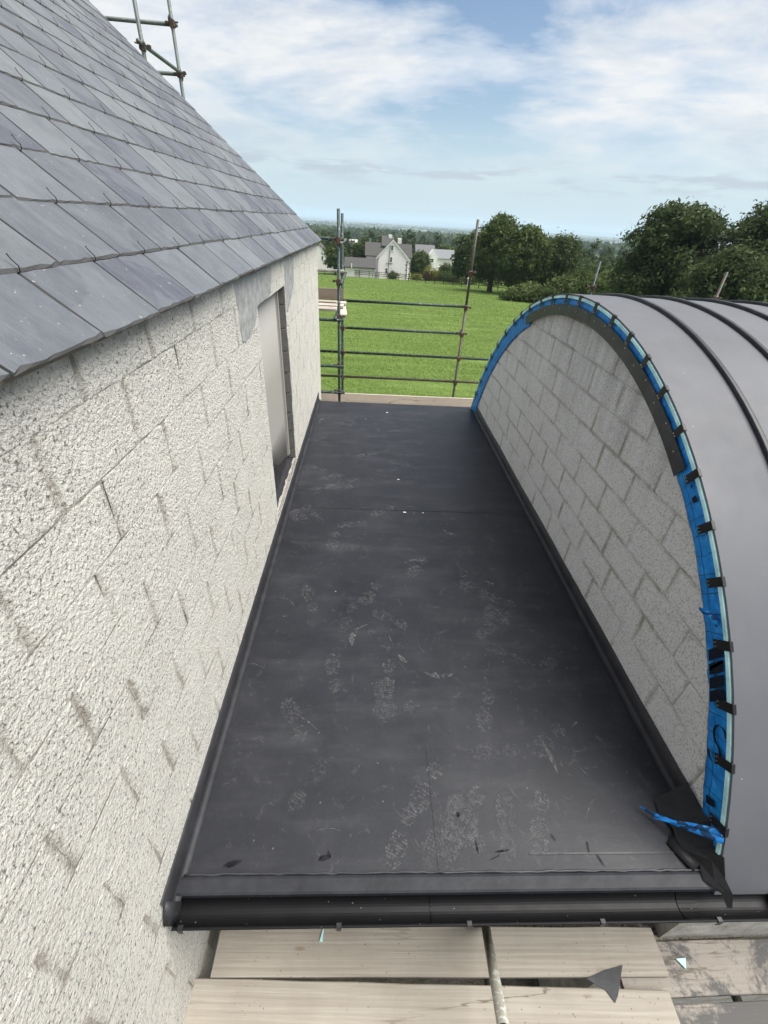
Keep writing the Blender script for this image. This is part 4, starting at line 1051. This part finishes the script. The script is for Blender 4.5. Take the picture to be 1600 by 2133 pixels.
# ------------------------------------------------------------------ vegetation
def m_leaf(name, c0, c1, c2):
    m = Mat(name, c1, 0.75, 0.15); a = m.N('ShaderNodeAttribute'); a.attribute_name = 'tint'; p = m.pos()
    f = m.math('ADD', m.math('MULTIPLY', a.outputs['Fac'], 0.8), m.math('MULTIPLY', m.noise(p, 0.6, 3), 0.3))
    m.color(m.ramp(f, [(0.1, c0), (0.5, c1), (0.95, c2)]))
    tl = m.N('ShaderNodeBsdfTranslucent'); tl.inputs[0].default_value = (*c2, 1); mx = m.N('ShaderNodeMixShader'); mx.inputs[0].default_value = .22
    m.L(m.b.outputs[0], mx.inputs[1]); m.L(tl.outputs[0], mx.inputs[2]); m.L(mx.outputs[0], m.nt.nodes['Material Output'].inputs[0]); return m.m
M_leaf = m_leaf('leaf_green', (0.026, 0.042, 0.014), (0.058, 0.088, 0.026), (0.130, 0.170, 0.048))
M_leaf_d = m_leaf('leaf_dark', (0.022, 0.038, 0.016), (0.047, 0.072, 0.027), (0.105, 0.138, 0.046))
M_leaf_l = m_leaf('leaf_light', (0.045, 0.070, 0.020), (0.080, 0.115, 0.035), (0.15, 0.18, 0.06))
M_leaf_p = m_leaf('leaf_purple', (0.025, 0.012, 0.012), (0.05, 0.022, 0.02), (0.08, 0.045, 0.03))
M_leaf_y = m_leaf('leaf_gold', (0.09, 0.11, 0.02), (0.16, 0.17, 0.035), (0.24, 0.24, 0.05))
M_bark = m_strip('bark', (0.07, 0.058, 0.045), 0.9)
def crown_mesh(name, lobes, clumps, per, leaf, mat, seed, flat_=0.75, spread=0.55, shell=0.55):
    """lobes: (cx, cy, cz, rx, ry, rz). Leaf quads in clumps spread through each lobe's volume, denser at the skin."""
    g = np.random.default_rng(seed); V = []; T = []
    vol = np.array([l[3] * l[4] for l in lobes]); vol = vol / vol.sum()
    for l, share in zip(lobes, vol):
        nc = max(4, int(clumps * share))
        d = g.normal(size=(nc, 3)); d /= np.linalg.norm(d, axis=1)[:, None]
        rad = shell + (1 - shell) * g.random(nc) ** 0.6; rad *= 1 + .07 * g.normal(size=nc)
        c = np.array(l[:3]) + d * rad[:, None] * np.array(l[3:])
        tint = np.clip(g.normal(.45, .20, nc) + .12 * d[:, 2], 0, 1)
        cs = spread * (0.7 + .6 * g.random(nc))
        P = np.repeat(c, per, 0) + g.normal(size=(nc * per, 3)) * np.repeat(cs, per)[:, None] * np.array([1, 1, flat_]) * .6
        nrm = np.repeat(d, per, 0) * .7 + g.normal(size=(nc * per, 3)) * .75 + np.array([0, 0, .35]); nrm /= np.linalg.norm(nrm, axis=1)[:, None]
        t0 = np.cross(nrm, g.normal(size=(nc * per, 3))); t0 /= np.linalg.norm(t0, axis=1)[:, None]; b0 = np.cross(nrm, t0)
        s = leaf * (.4 + 1.2 * g.random(nc * per) ** 1.6)[:, None]
        q = np.stack([P - t0 * s, P - b0 * s * .42 + nrm * s * .12, P + t0 * s, P + b0 * s * .42 + nrm * s * .12], 1)
        V.append(q.reshape(-1, 3)); T.append(np.clip(np.repeat(tint, per) + g.normal(0, .12, nc * per), 0, 1))
    V = np.concatenate(V); T = np.concatenate(T)
    me = np_mesh(name, V, np.arange(len(V)).reshape(-1, 4), mat)
    at_ = me.attributes.new('tint', 'FLOAT', 'FACE'); at_.data.foreach_set('value', T.astype(np.float32)); return me
def trunk_mesh(h, r, limbs, seed, reach=1.0):
    rr = random.Random(seed); b = MB()
    b.path([(0, 0, -.4), (rr.uniform(-.1, .1), rr.uniform(-.1, .1), h * .25), (rr.uniform(-.2, .2), rr.uniform(-.2, .2), h * .5), (rr.uniform(-.3, .3), rr.uniform(-.3, .3), h * .8)], [r * 1.25, r, r * .75, r * .25], 8)
    for i in range(limbs):
        a = 6.283 * i / limbs + rr.uniform(-.4, .4); z0 = h * rr.uniform(.18, .5); l = reach * rr.uniform(.7, 1.0)
        b.path([(0, 0, z0), (math.cos(a) * l * .4, math.sin(a) * l * .4, z0 + h * .13), (math.cos(a) * l * .75, math.sin(a) * l * .75, z0 + h * .24), (math.cos(a) * l, math.sin(a) * l, z0 + h * rr.uniform(.28, .42))], [r * .5, r * .34, r * .2, r * .07], 6)
    return b.mesh('trunk', M_bark, True)
def tree(name, label, cat, x, y, lobes, clumps, per, leaf, mat, seed, th, tr_, limbs=6, reach=2.5, group=None, z=None, **kw):
    z = gz(x, y) if z is None else z
    t = thing(name, label, cat, (x, y, z), group)
    link('trunk', trunk_mesh(th, tr_, limbs, seed, reach), t); link('crown', crown_mesh('crown', lobes, clumps, per, leaf, mat, seed, **kw), t); return t
# clump beside the field
tree('broadleaf_tree', 'tallest dark green rounded tree at the right end of the field fence', 'tree', 19.6, 79, [(0, 0, 6.0, 3.2, 3.2, 4.0), (.2, 0, 8.4, 2.0, 2.0, 1.9), (-1.6, 0, 4.2, 2.2, 2.2, 2.6), (1.4, -.8, 5.2, 2.6, 2.6, 3.2)], 1000, 32, .22, M_leaf, 31, 9, .38)
tree('broadleaf_tree', 'broad mid-green tree in front of the tallest tree of the field clump', 'tree', 23.2, 76, [(0, 0, 5.2, 3.6, 3.2, 3.7), (2.0, 0, 5.0, 2.2, 2.5, 3.0), (-1.8, -.6, 4.2, 2.2, 2.2, 2.7), (.3, 0, 7.0, 2.2, 2.2, 2.0)], 1050, 32, .22, M_leaf, 32, 8.5, .36)
tree('broadleaf_tree', 'rounded dark tree on the right-hand side of the field clump', 'tree', 29.0, 77, [(0, 0, 4.6, 3.0, 3.0, 3.6), (.9, 0, 5.9, 2.0, 2.2, 2.2), (1.6, 0, 3.0, 2.2, 2.2, 2.6)], 900, 32, .21, M_leaf_d, 33, 7.5, .33)
tree('broadleaf_tree', 'darker tree partly hidden behind the left of the field clump', 'tree', 19.0, 96, [(0, 0, 5.2, 3.2, 3, 3.6), (-1, 0, 3.6, 2.2, 2, 2.4)], 240, 26, .32, M_leaf_d, 34, 7.5, .3)
# big trees on the right
tree('broadleaf_tree', 'large open-crowned tree with sky gaps behind the barrel roof', 'tree', 29.8, 49, [(-.4, 0, 9.0, 3.2, 3.0, 1.35), (-2.8, 0, 7.6, 2.2, 2.2, 1.0), (2.0, 0, 8.1, 2.2, 2.4, 1.4), (0.2, 0, 5.4, 4.4, 3.6, 2.2), (-2.8, 0, 3.8, 2.6, 2.6, 2.4), (2, -1, 3.4, 3.2, 3, 2.6)], 1300, 28, .19, M_leaf_d, 41, 9.5, .42, 10, 3.0, shell=.5)
tree('broadleaf_tree', 'tall dense dark tree at the right edge of the picture', 'tree', 36.6, 46, [(0, 0, 8.6, 3.0, 3.0, 2.4), (-2.0, 0, 6.6, 2.8, 2.8, 2.6), (2.0, 0, 7.6, 3.0, 3.0, 3.0), (.5, -.5, 4.2, 4.2, 3.8, 3.2), (-3.0, 0, 3.0, 2.6, 2.6, 2.4)], 1500, 30, .19, M_leaf_d, 42, 10, .45, 9, 3.2)
tree('broadleaf_tree', 'dense lower tree just behind the crown of the barrel roof', 'tree', 32.0, 41, [(0, 0, 3.6, 3.0, 3, 2.8), (-3.0, 0.5, 3.8, 1.9, 2.0, 2.3), (3.2, 0, 4.4, 2.3, 2.4, 2.9), (-1.4, 0, 5.6, 1.5, 1.6, 1.3), (-4.6, 0, 2.0, 1.6, 1.6, 1.5)], 950, 30, .18, M_leaf_d, 43, 6, .3)
tree('broadleaf_tree', 'dark tree beyond the right edge behind the barrel roof', 'tree', 40.5, 42, [(0, 0, 6.6, 3.4, 3, 4.4), (0, 0, 9.2, 2.4, 2.4, 1.8)], 420, 26, .23, M_leaf_d, 44, 9, .4)
tree('bush', 'leafy bush at the field edge left of the barrel roof crown', 'bush', 20.6, 66, [(0, 0, .8, 1.6, 1.6, 1.0), (1.5, 0, 1.0, 1.2, 1.3, 1.4), (-1.3, .4, .5, 1.1, 1.1, .7)], 200, 22, .19, M_leaf_l, 51, 1.5, .08, 4, .8)
tree('bush', 'tall feathery bush just left of the barrel roof crown', 'bush', 24.6, 64, [(0, 0, 1.3, 1.5, 1.6, 1.9), (1.7, 0, 1.7, 1.3, 1.3, 1.7), (-1.3, .3, .9, 1.2, 1.2, 1.1), (.8, -.4, 2.6, .8, .8, .9)], 260, 22, .19, M_leaf_l, 52, 2, .1, 5, .9)
tree('bush', 'dark green bush behind the scaffold pole at the crown of the barrel roof', 'bush', 28.4, 60, [(0, 0, 1.8, 2.8, 2.4, 2.2), (2.6, 0, 1.6, 2.2, 2, 2.0)], 300, 26, .2, M_leaf, 53, 2.4, .12, 5, 1.0)
tree('bush', 'rounded olive green bush below the gap between the tree groups', 'bush', 31.5, 68, [(0, 0, 2.2, 3.2, 2.6, 2.8)], 260, 26, .22, M_leaf, 54, 3, .14, 5, 1.2)
# trees round the white house
def cone_lobes(h, r): return [(0, 0, h * (.18 + .2 * i), r * (1 - .2 * i), r * (1 - .2 * i), h * .17) for i in range(4)]
tree('conifer_tree', 'dense dark oval conifer left of the white house', 'tree', -2.9, 118, [(0, 0, 3.0, 1.9, 1.9, 3.0), (0, 0, 5.2, 1.3, 1.3, 2.0)], 260, 26, .22, M_leaf_d, 61, 6, .2)
tree('broadleaf_tree', 'rounded dark tree behind the left scaffold pole', 'tree', -8.6, 122, [(0, 0, 3.8, 2.6, 2.4, 3.0), (1.2, 0, 3.0, 1.8, 1.8, 2.2)], 260, 26, .26, M_leaf, 62, 6, .22)
tree('broadleaf_tree', 'low dark tree right of the white house gable', 'tree', 17.4, 112, [(0, 0, 2.2, 2.0, 2, 2.0), (1.2, 0, 1.6, 1.5, 1.5, 1.6)], 220, 26, .24, M_leaf_d, 63, 4, .16)
tree('broadleaf_tree', 'bushy mid-green tree immediately right of the white house', 'tree', 12.2, 124, [(0, 0, 3.2, 2.4, 2.2, 3.0)], 220, 26, .26, M_leaf, 64, 5, .2)
tree('conifer_tree', 'small pointed conifer near the right scaffold pole', 'tree', 22.6, 104, cone_lobes(4.4, 1.2), 110, 22, .2, M_leaf_d, 65, 4, .1)
for i, (x, y, r_, h_, mt, lb) in enumerate([(5.0, 107, 1.0, .9, M_leaf_d, 'dark rounded shrub below the white house gable'), (12.4, 105, 1.3, 1.0, M_leaf_p, 'purple-brown shrub by the parked car'), (13.9, 105.5, .9, 1.3, M_leaf_y, 'golden rounded shrub beside the purple one'),
                                          (15.3, 104.5, .9, 1.0, M_leaf, 'first clipped green shrub right of the golden shrub'), (16.9, 103.5, 1.0, 1.0, M_leaf, 'second clipped green shrub right of the golden shrub'), (18.4, 102.5, .9, .9, M_leaf_l, 'last clipped green shrub in the row right of the golden shrub'),
                                          (13.0, 110, 1.1, 2.2, M_leaf_y, 'tall yellow-green shrub behind the golden shrub'), (9.8, 103.5, 1.0, .5, M_leaf_y, 'low yellow ground shrub in front of the car'), (20.4, 99, 1.6, .8, M_leaf, 'low hedge shrub behind the timber fence'), (23.6, 95, 2.0, .9, M_leaf, 'wider hedge shrub behind the timber fence near the tree clump')]):
    t = thing('shrub', lb, 'shrub', (x, y, gz(x, y)), 'garden shrubs by the white house')
    link('foliage', crown_mesh('foliage', [(0, 0, h_ * .8, r_, r_, h_)], 60, 22, .16, mt, 70 + i), t)
# far belts of trees, countable but alike
protos = [crown_mesh('crown', [(0, 0, 5.0, 3.4, 3.2, 4.0), (1.4, 0, 4.0, 2.6, 2.6, 3.0)], 120, 16, .5, M_leaf, 80), crown_mesh('crown', [(0, 0, 5.5, 3.0, 3.0, 4.6), (-1, 0, 3.5, 2.8, 2.6, 2.6)], 120, 16, .5, M_leaf_d, 81),
          crown_mesh('crown', cone_lobes(12, 2.4), 110, 16, .45, M_leaf_d, 82), crown_mesh('crown', [(0, 0, 3.4, 3.6, 3.2, 2.8)], 110, 16, .5, M_leaf_l, 83)]
ptr = [trunk_mesh(6, .25, 3, 90, 1.5)]
rr = random.Random(77)
def far_tree(x, y, k, s, label, group):
    t = thing('far_tree', label, 'tree', (x, y, gz(x, y) - .2), group, rr.uniform(0, 6.28)); t.scale = (s * rr.uniform(.85, 1.2), s * rr.uniform(.85, 1.2), s)
    link('trunk', ptr[0], t); link('crown', protos[k], t)
for i in range(96):
    y = rr.uniform(178, 310); far_tree(rr.uniform(-.24, .62) * y, y, rr.choice((0, 0, 1, 1, 3, 2)), rr.uniform(.75, 1.15), 'tree in the first wooded belt behind the white house', 'trees of the first belt behind the white house')
for i in range(170):
    y = rr.uniform(330, 760); far_tree(rr.uniform(-.26, .75) * y, y, rr.choice((0, 1, 1, 2, 3, 0)), rr.uniform(.75, 1.2), 'distant tree in the dark wooded belt towards the plain', 'distant trees of the second belt')
# woodland of the plain
wv = []; g = np.random.default_rng(3)
V = []; T = []
for i in range(3200):
    y = float(800 * (6200 / 800) ** g.random()); x = float((-.30 + 1.1 * g.random()) * y); w = float(g.uniform(12, 60) * (y / 1500) ** .5); hgt = float(g.uniform(5, 12))
    zb = gz(x, y); nn = 14
    P = np.stack([x + g.normal(0, 1, nn) * w, y + g.normal(0, 1, nn) * w * .5, zb + g.random(nn) * hgt], 1)
    s = hgt * .55
    d = g.normal(size=(nn, 3)); d /= np.linalg.norm(d, axis=1)[:, None]; e = np.cross(d, g.normal(size=(nn, 3))); e /= np.linalg.norm(e, axis=1)[:, None]
    d2 = np.cross(d, e)
    V.append(np.stack([P - e * s, P - d2 * s, P + e * s, P + d2 * s], 1).reshape(-1, 3)); T.append(np.full(nn, g.random()))
V = np.concatenate(V); me = np_mesh('far_woodland', V, np.arange(len(V)).reshape(-1, 4), M_leaf_d)
a_ = me.attributes.new('tint', 'FLOAT', 'FACE'); a_.data.foreach_set('value', np.concatenate(T).astype(np.float32))
tag(link('far_woodland', me), 'far-off woods and hedges across the plain', 'woodland', None, 'stuff')
# far town
M_town = Mat('far_render', (0.72, 0.71, 0.68), 0.8).m
tb_ = MB()
for i in range(420):
    y = rr.choice((rr.uniform(3600, 6000), rr.uniform(4800, 6100), rr.uniform(2600, 3800) if i % 3 == 0 else rr.uniform(4500, 5900))); x = rr.uniform(.02, .72) * y if i % 4 else rr.uniform(-.24, .1) * y
    w = rr.uniform(6, 14) if i % 12 else rr.uniform(40, 110); d = rr.uniform(6, 12); h_ = rr.uniform(4, 9); z = gz(x, y)
    tb_.prism([(x - w, z), (x + w, z), (x + w, z + h_), (x, z + h_ + 2.5), (x - w, z + h_)], 'y', y, y + d)
tag(tb_.build('far_town', M_town), 'pale far-off town scattered along the coast', 'town', None, 'stuff')

# ------------------------------------------------------------------ field grass
M_grass = m_leaf('grass_blade', (0.085, 0.130, 0.028), (0.160, 0.240, 0.052), (0.255, 0.350, 0.105))
g = np.random.default_rng(12)
NG = 270000
yy = 12 + 90 * g.random(NG) ** 1.5; xx = (-.26 + .66 * g.random(NG)) * yy + g.normal(0, .3, NG)
den_ = np.array([mnoise.noise(Vector((float(a) * .13, float(b) * .8, 2.0))) for a, b in zip(xx[:NG], yy[:NG])])
keepm = den_ + g.normal(0, .35, NG) > -.15; xx = xx[keepm]; yy = yy[keepm]; den_ = den_[keepm]; NG = len(xx)
zz_ = np.array([gz(float(a), float(b)) for a, b in zip(xx, yy)])
hgt = .05 + .07 * g.random(NG) + .05 * np.clip(den_, 0, 1); wd = .006 + .0004 * yy
ang = g.random(NG) * 6.283; lean = g.normal(0, .09, (NG, 2)) + np.array([-.05, .0])
P = np.stack([xx, yy, zz_ - .01], 1); dx = np.stack([np.cos(ang) * wd, np.sin(ang) * wd, np.zeros(NG)], 1)
tip = P + np.stack([lean[:, 0], lean[:, 1], hgt], 1)
V = np.stack([P - dx, P + dx, tip], 1).reshape(-1, 3)
me = np_mesh('grass', V, np.arange(len(V)).reshape(-1, 3), M_grass)
a_ = me.attributes.new('tint', 'FLOAT', 'FACE'); a_.data.foreach_set('value', np.clip(.42 + .75 * den_ + g.normal(0, .14, NG), 0, 1).astype(np.float32))
tag(link('grass', me), 'short bright green pasture grass on the sloping field', 'grass', None, 'stuff')

# ------------------------------------------------------------------ white house and neighbours
M_white = m_strip('white_render', (0.82, 0.775, 0.775), 0.85); M_fslate = m_strip('far_slate', (0.070, 0.068, 0.066), 0.8); M_glass = Mat('far_glass', (0.03, 0.035, 0.04), 0.15, 0.5).m
M_frame = Mat('far_frame', (0.75, 0.75, 0.73), 0.6).m; M_grey = Mat('downpipe_grey', (0.12, 0.12, 0.12), 0.6).m; M_quoin = Mat('quoin_dark', (0.20, 0.19, 0.18), 0.8).m
def child(root, mbb, name, mat, smooth=False): return mbb.build(name, mat, root, smooth, -Vector(root.location))
def gable_roof_x(x0, x1, yf, yr, yb, ze, zr, t=.18):      # ridge along X
    return MB().prism([(yf, ze), (yr, zr), (yb, ze), (yb, ze + t), (yr, zr + t), (yf, ze + t)], 'x', x0, x1)
def gable_roof_y(xa, xr, xb, y0, y1, ze, zr, t=.18):
    return MB().prism([(xa, ze), (xr, zr), (xb, ze), (xb, ze + t), (xr, zr + t), (xa, ze + t)], 'y', y0, y1)
def window(root, xc, zc_, w, h_, y):
    o = child(root, MB().box(xc - w / 2, xc + w / 2, y - .06, y + .03, zc_ - h_ / 2, zc_ + h_ / 2), 'window', M_frame); ow = Vector(root.location) + Vector(o.location)
    for s in (-1, 1):
        p = MB().box(xc - w / 2 + .07, xc + w / 2 - .07, y - .09, y - .055, zc_ + (0.04 if s > 0 else -h_ / 2 + .07), zc_ + (h_ / 2 - .07 if s > 0 else -.04)).build('pane', M_glass, o); p.location = -ow
    p = MB().box(xc - w / 2 - .08, xc + w / 2 + .08, y - .14, y, zc_ - h_ / 2 - .1, zc_ - h_ / 2).build('sill', M_frame, o); p.location = -ow
hb = -9.6
wh = thing('white_house', 'white rendered house with steep gable and dark slate roofs beyond the field', 'house', (4.5, 113, hb))
child(wh, MB().prism([(1.75, hb), (8.15, hb), (8.15, -4.55), (4.75, -1.35), (1.75, -4.35)], 'y', 110, 118), 'gable_wall', M_white)
child(wh, MB().box(-1.0, 9.0, 112.6, 119, hb, -4.4), 'wall', M_white)
child(wh, gable_roof_x(-1.3, 9.3, 112.2, 116, 119.6, -4.5, -2.1), 'roof', M_fslate)
child(wh, gable_roof_y(1.3, 4.75, 8.6, 110.0, 118, -4.75, -1.32), 'roof', M_fslate)
vb = MB(); vb.prism([(1.2, -4.85), (4.75, -1.3), (8.7, -5.0), (8.7, -4.65), (4.75, -.95), (1.2, -4.5)], 'y', 109.8, 110.0); child(wh, vb, 'bargeboard', M_frame)
child(wh, gable_roof_x(2.4, 5.2, 114.5, 119, 123, -2.6, -.75), 'roof', M_fslate)
child(wh, MB().box(4.0, 4.8, 118, 118.8, -2.6, -.35, b=.04), 'chimney', M_white); child(wh, MB().box(6.05, 6.9, 116, 116.9, -3.4, -.9, b=.04), 'chimney', M_white)
window(wh, 4.62, -2.55, .55, .95, 110); window(wh, 4.5, -4.75, .5, 1.0, 110); window(wh, 3.55, -6.9, .5, 1.0, 110)
child(wh, MB().tube((4.15, 109.9, -2.0), (3.85, 109.9, hb), .06, 6), 'downpipe', M_grey); child(wh, MB().tube((3.3, 109.9, -5.55), (4.9, 109.9, -5.45), .05, 6), 'downpipe', M_grey)
for i in range(9): child(wh, MB().box(7.75 if i % 2 else 7.9, 8.19, 109.96, 110.4, -4.9 - i * .5 - .42, -4.9 - i * .5, b=.03), 'quoin', M_quoin)
for i in range(9): child(wh, MB().box(8.65 if i % 2 else 8.78, 9.04, 112.56, 113, -4.8 - i * .5 - .42, -4.8 - i * .5, b=.03), 'quoin', M_quoin)
ga = thing('garage', 'low white outbuilding with slate roof left of the white house', 'outbuilding', (-2.2, 106, -8.6))
child(ga, MB().box(-5.3, .9, 104, 109, -8.8, -6.1), 'wall', M_white); child(ga, gable_roof_x(-5.5, 1.15, 103.6, 106.6, 109.6, -6.2, -4.65), 'roof', M_fslate)
child(ga, MB().tube((-3.9, 103.5, -6.3), (-3.9, 103.5, -5.4), .09, 6), 'flue', M_frame); child(ga, MB().tube((.6, 103.9, -6.2), (.6, 103.9, -8.8), .05, 6), 'downpipe', M_grey)
h2 = thing('farmhouse', 'white house with two grey roofs half hidden by trees, right of the white house', 'house', (21.5, 172, -12))
child(h2, MB().box(15.6, 21.5, 172, 179, -13, -6.6), 'wall', M_white); child(h2, gable_roof_x(15.2, 22.0, 171.5, 175.5, 179.5, -6.7, -4.2), 'roof', m_strip('far_grey_tile', (0.13, 0.13, 0.135), .7))
child(h2, MB().prism([(19.2, -13), (22.6, -13), (22.6, -7.0), (20.9, -5.0), (19.2, -7.0)], 'y', 169.5, 173), 'gable_wall', M_white)
child(h2, MB().box(22.6, 28.4, 171, 176, -13, -7.6), 'wall', M_white); child(h2, gable_roof_x(21.4, 28.9, 170.4, 173.6, 176.6, -7.7, -5.2), 'roof', m_strip('far_pale_tile', (0.19, 0.195, 0.205), .7))
window(h2, 20.9, -8.2, .8, 1.1, 169.5)
h3 = thing('farmhouse', 'white gabled house by the left edge behind the scaffold deck', 'house', (-15, 150, -12))
child(h3, MB().prism([(-17.5, -12.5), (-13.2, -12.5), (-13.2, -6.6), (-15.3, -4.6), (-17.5, -6.6)], 'y', 150, 157), 'wall', M_white); child(h3, gable_roof_y(-18, -15.3, -12.8, 149.8, 157.4, -6.9, -4.6), 'roof', M_fslate)
child(h3, MB().box(-13.2, -9.8, 151, 156, -12.5, -8.2), 'wall', M_white); child(h3, gable_roof_x(-13.1, -9.5, 150.6, 153.5, 156.4, -8.3, -6.4), 'roof', m_strip('far_brown_tile', (0.16, 0.135, 0.12), .8))
window(h3, -12.3, -9.6, .7, 1.0, 151); window(h3, -10.8, -9.6, .7, 1.0, 151); window(h3, -14.3, -8.0, .6, 1.1, 150)
for i, (x, y, w, zt, lb) in enumerate([(-9.5, 215, 7, -5.4, 'long pale farm shed beyond the left scaffold pole'), (-3.5, 222, 5.5, -6.8, 'lower pale farm shed behind the dark conifer'), (4.2, 235, 6, -7.2, 'pale shed roof left of the white house roof')]):
    b = thing('farm_shed', lb, 'shed', (x, y, zt - 5), 'pale farm sheds')
    child(b, MB().box(x - w / 2, x + w / 2, y, y + 8, zt - 8, zt - 1.2), 'wall', M_white); child(b, gable_roof_x(x - w / 2 - .3, x + w / 2 + .3, y - .4, y + 4, y + 8.4, zt - 1.3, zt), 'roof', m_strip('shed_sheet', (0.42, 0.42, 0.40), .6))
# parked car
cz = -8.95; cx, cyy = 10.3, 107.0
car = thing('parked_car', 'small white car parked beside the white house', 'car', (cx, cyy, cz), None, R(-25))
M_carp = Mat('car_white', (0.75, 0.76, 0.77), 0.3, 0.5).m
pr_ = [(-1.9, .35), (-1.95, .75), (-1.5, .92), (-.9, 1.40), (.6, 1.45), (1.25, .98), (1.85, .85), (2.0, .55), (1.95, .35)]
MB().prism(pr_, 'y', -.8, .8).build('body', M_carp, car)
for s in (-1, 1):
    MB().prism([(-1.2, .98), (-.8, 1.33), (.5, 1.36), (1.0, .99)], 'y', s * .80, s * .812).build('side_window', M_glass, car)
    for wx in (-1.2, 1.2): MB().tube((wx, s * .66, .33), (wx, s * .84, .33), .33, 14).build('wheel', M_clip, car)
MB().add([(-1.52, -.68, .935), (-1.52, .68, .935), (-.93, .66, 1.385), (-.93, -.66, 1.385)], [(3, 2, 1, 0)]).build('windscreen', M_glass, car)
# timber post and rail fence
fence = thing('field_fence', 'dark timber post and rail fence along the far edge of the field', 'fence', (7.8, 100, gz(7.8, 100)))
M_fence = m_strip('fence_timber', (0.055, 0.042, 0.032), .85)
fp = []
path_pts = [(-30, 112), (-4.2, 104.5), (7.8, 99), (15.5, 91), (20.6, 84.5), (26, 78)]
for (xa, ya), (xb, yb) in zip(path_pts, path_pts[1:]):
    L_ = math.hypot(xb - xa, yb - ya); n = int(L_ / 1.9)
    for i in range(n): fp.append((xa + (xb - xa) * i / n, ya + (yb - ya) * i / n))
for i, (x, y) in enumerate(fp):
    z = gz(x, y); child(fence, MB().box(x - .06, x + .06, y - .05, y + .05, z - .2, z + 1.25), 'post', M_fence)
    if i + 1 < len(fp):
        x2, y2 = fp[i + 1]; z2 = gz(x2, y2)
        for hh in (.5, .82, 1.12): child(fence, MB().tube((x, y - .05, z + hh), (x2, y2 - .05, z2 + hh), .06, 4), 'rail', M_fence)
gp = thing('gate_pillar', 'pale gate pillar at the fence beside the right scaffold pole', 'pillar', (18.0, 88.6, gz(18, 88.6)))
child(gp, MB().box(17.75, 18.25, 88.4, 88.9, gz(18, 88.6) - .2, gz(18, 88.6) + 1.3, b=.04), 'shaft', M_white); child(gp, MB().prism([(17.65, gz(18, 88.6) + 1.3), (18.35, gz(18, 88.6) + 1.3), (18.0, gz(18, 88.6) + 1.65)], 'y', 88.3, 89.0), 'cap', M_white)

# ------------------------------------------------------------------ haze
hz = MB().box(-31000, 31000, -3000, 31000, -56, 112).build('haze', None)
mz = bpy.data.materials.new('haze'); mz.use_nodes = True; nt = mz.node_tree
for n in list(nt.nodes): nt.nodes.remove(n)
pv = nt.nodes.new('ShaderNodeVolumePrincipled'); pv.inputs['Color'].default_value = (0.70, 0.86, 1.0, 1); pv.inputs['Density'].default_value = 0.00015; pv.inputs['Anisotropy'].default_value = 0.1
ou = nt.nodes.new('ShaderNodeOutputMaterial'); nt.links.new(pv.outputs[0], ou.inputs['Volume'])
hz.data.materials.append(mz)
tag(hz, 'thin pale haze over the far plain', 'haze', None, 'stuff')
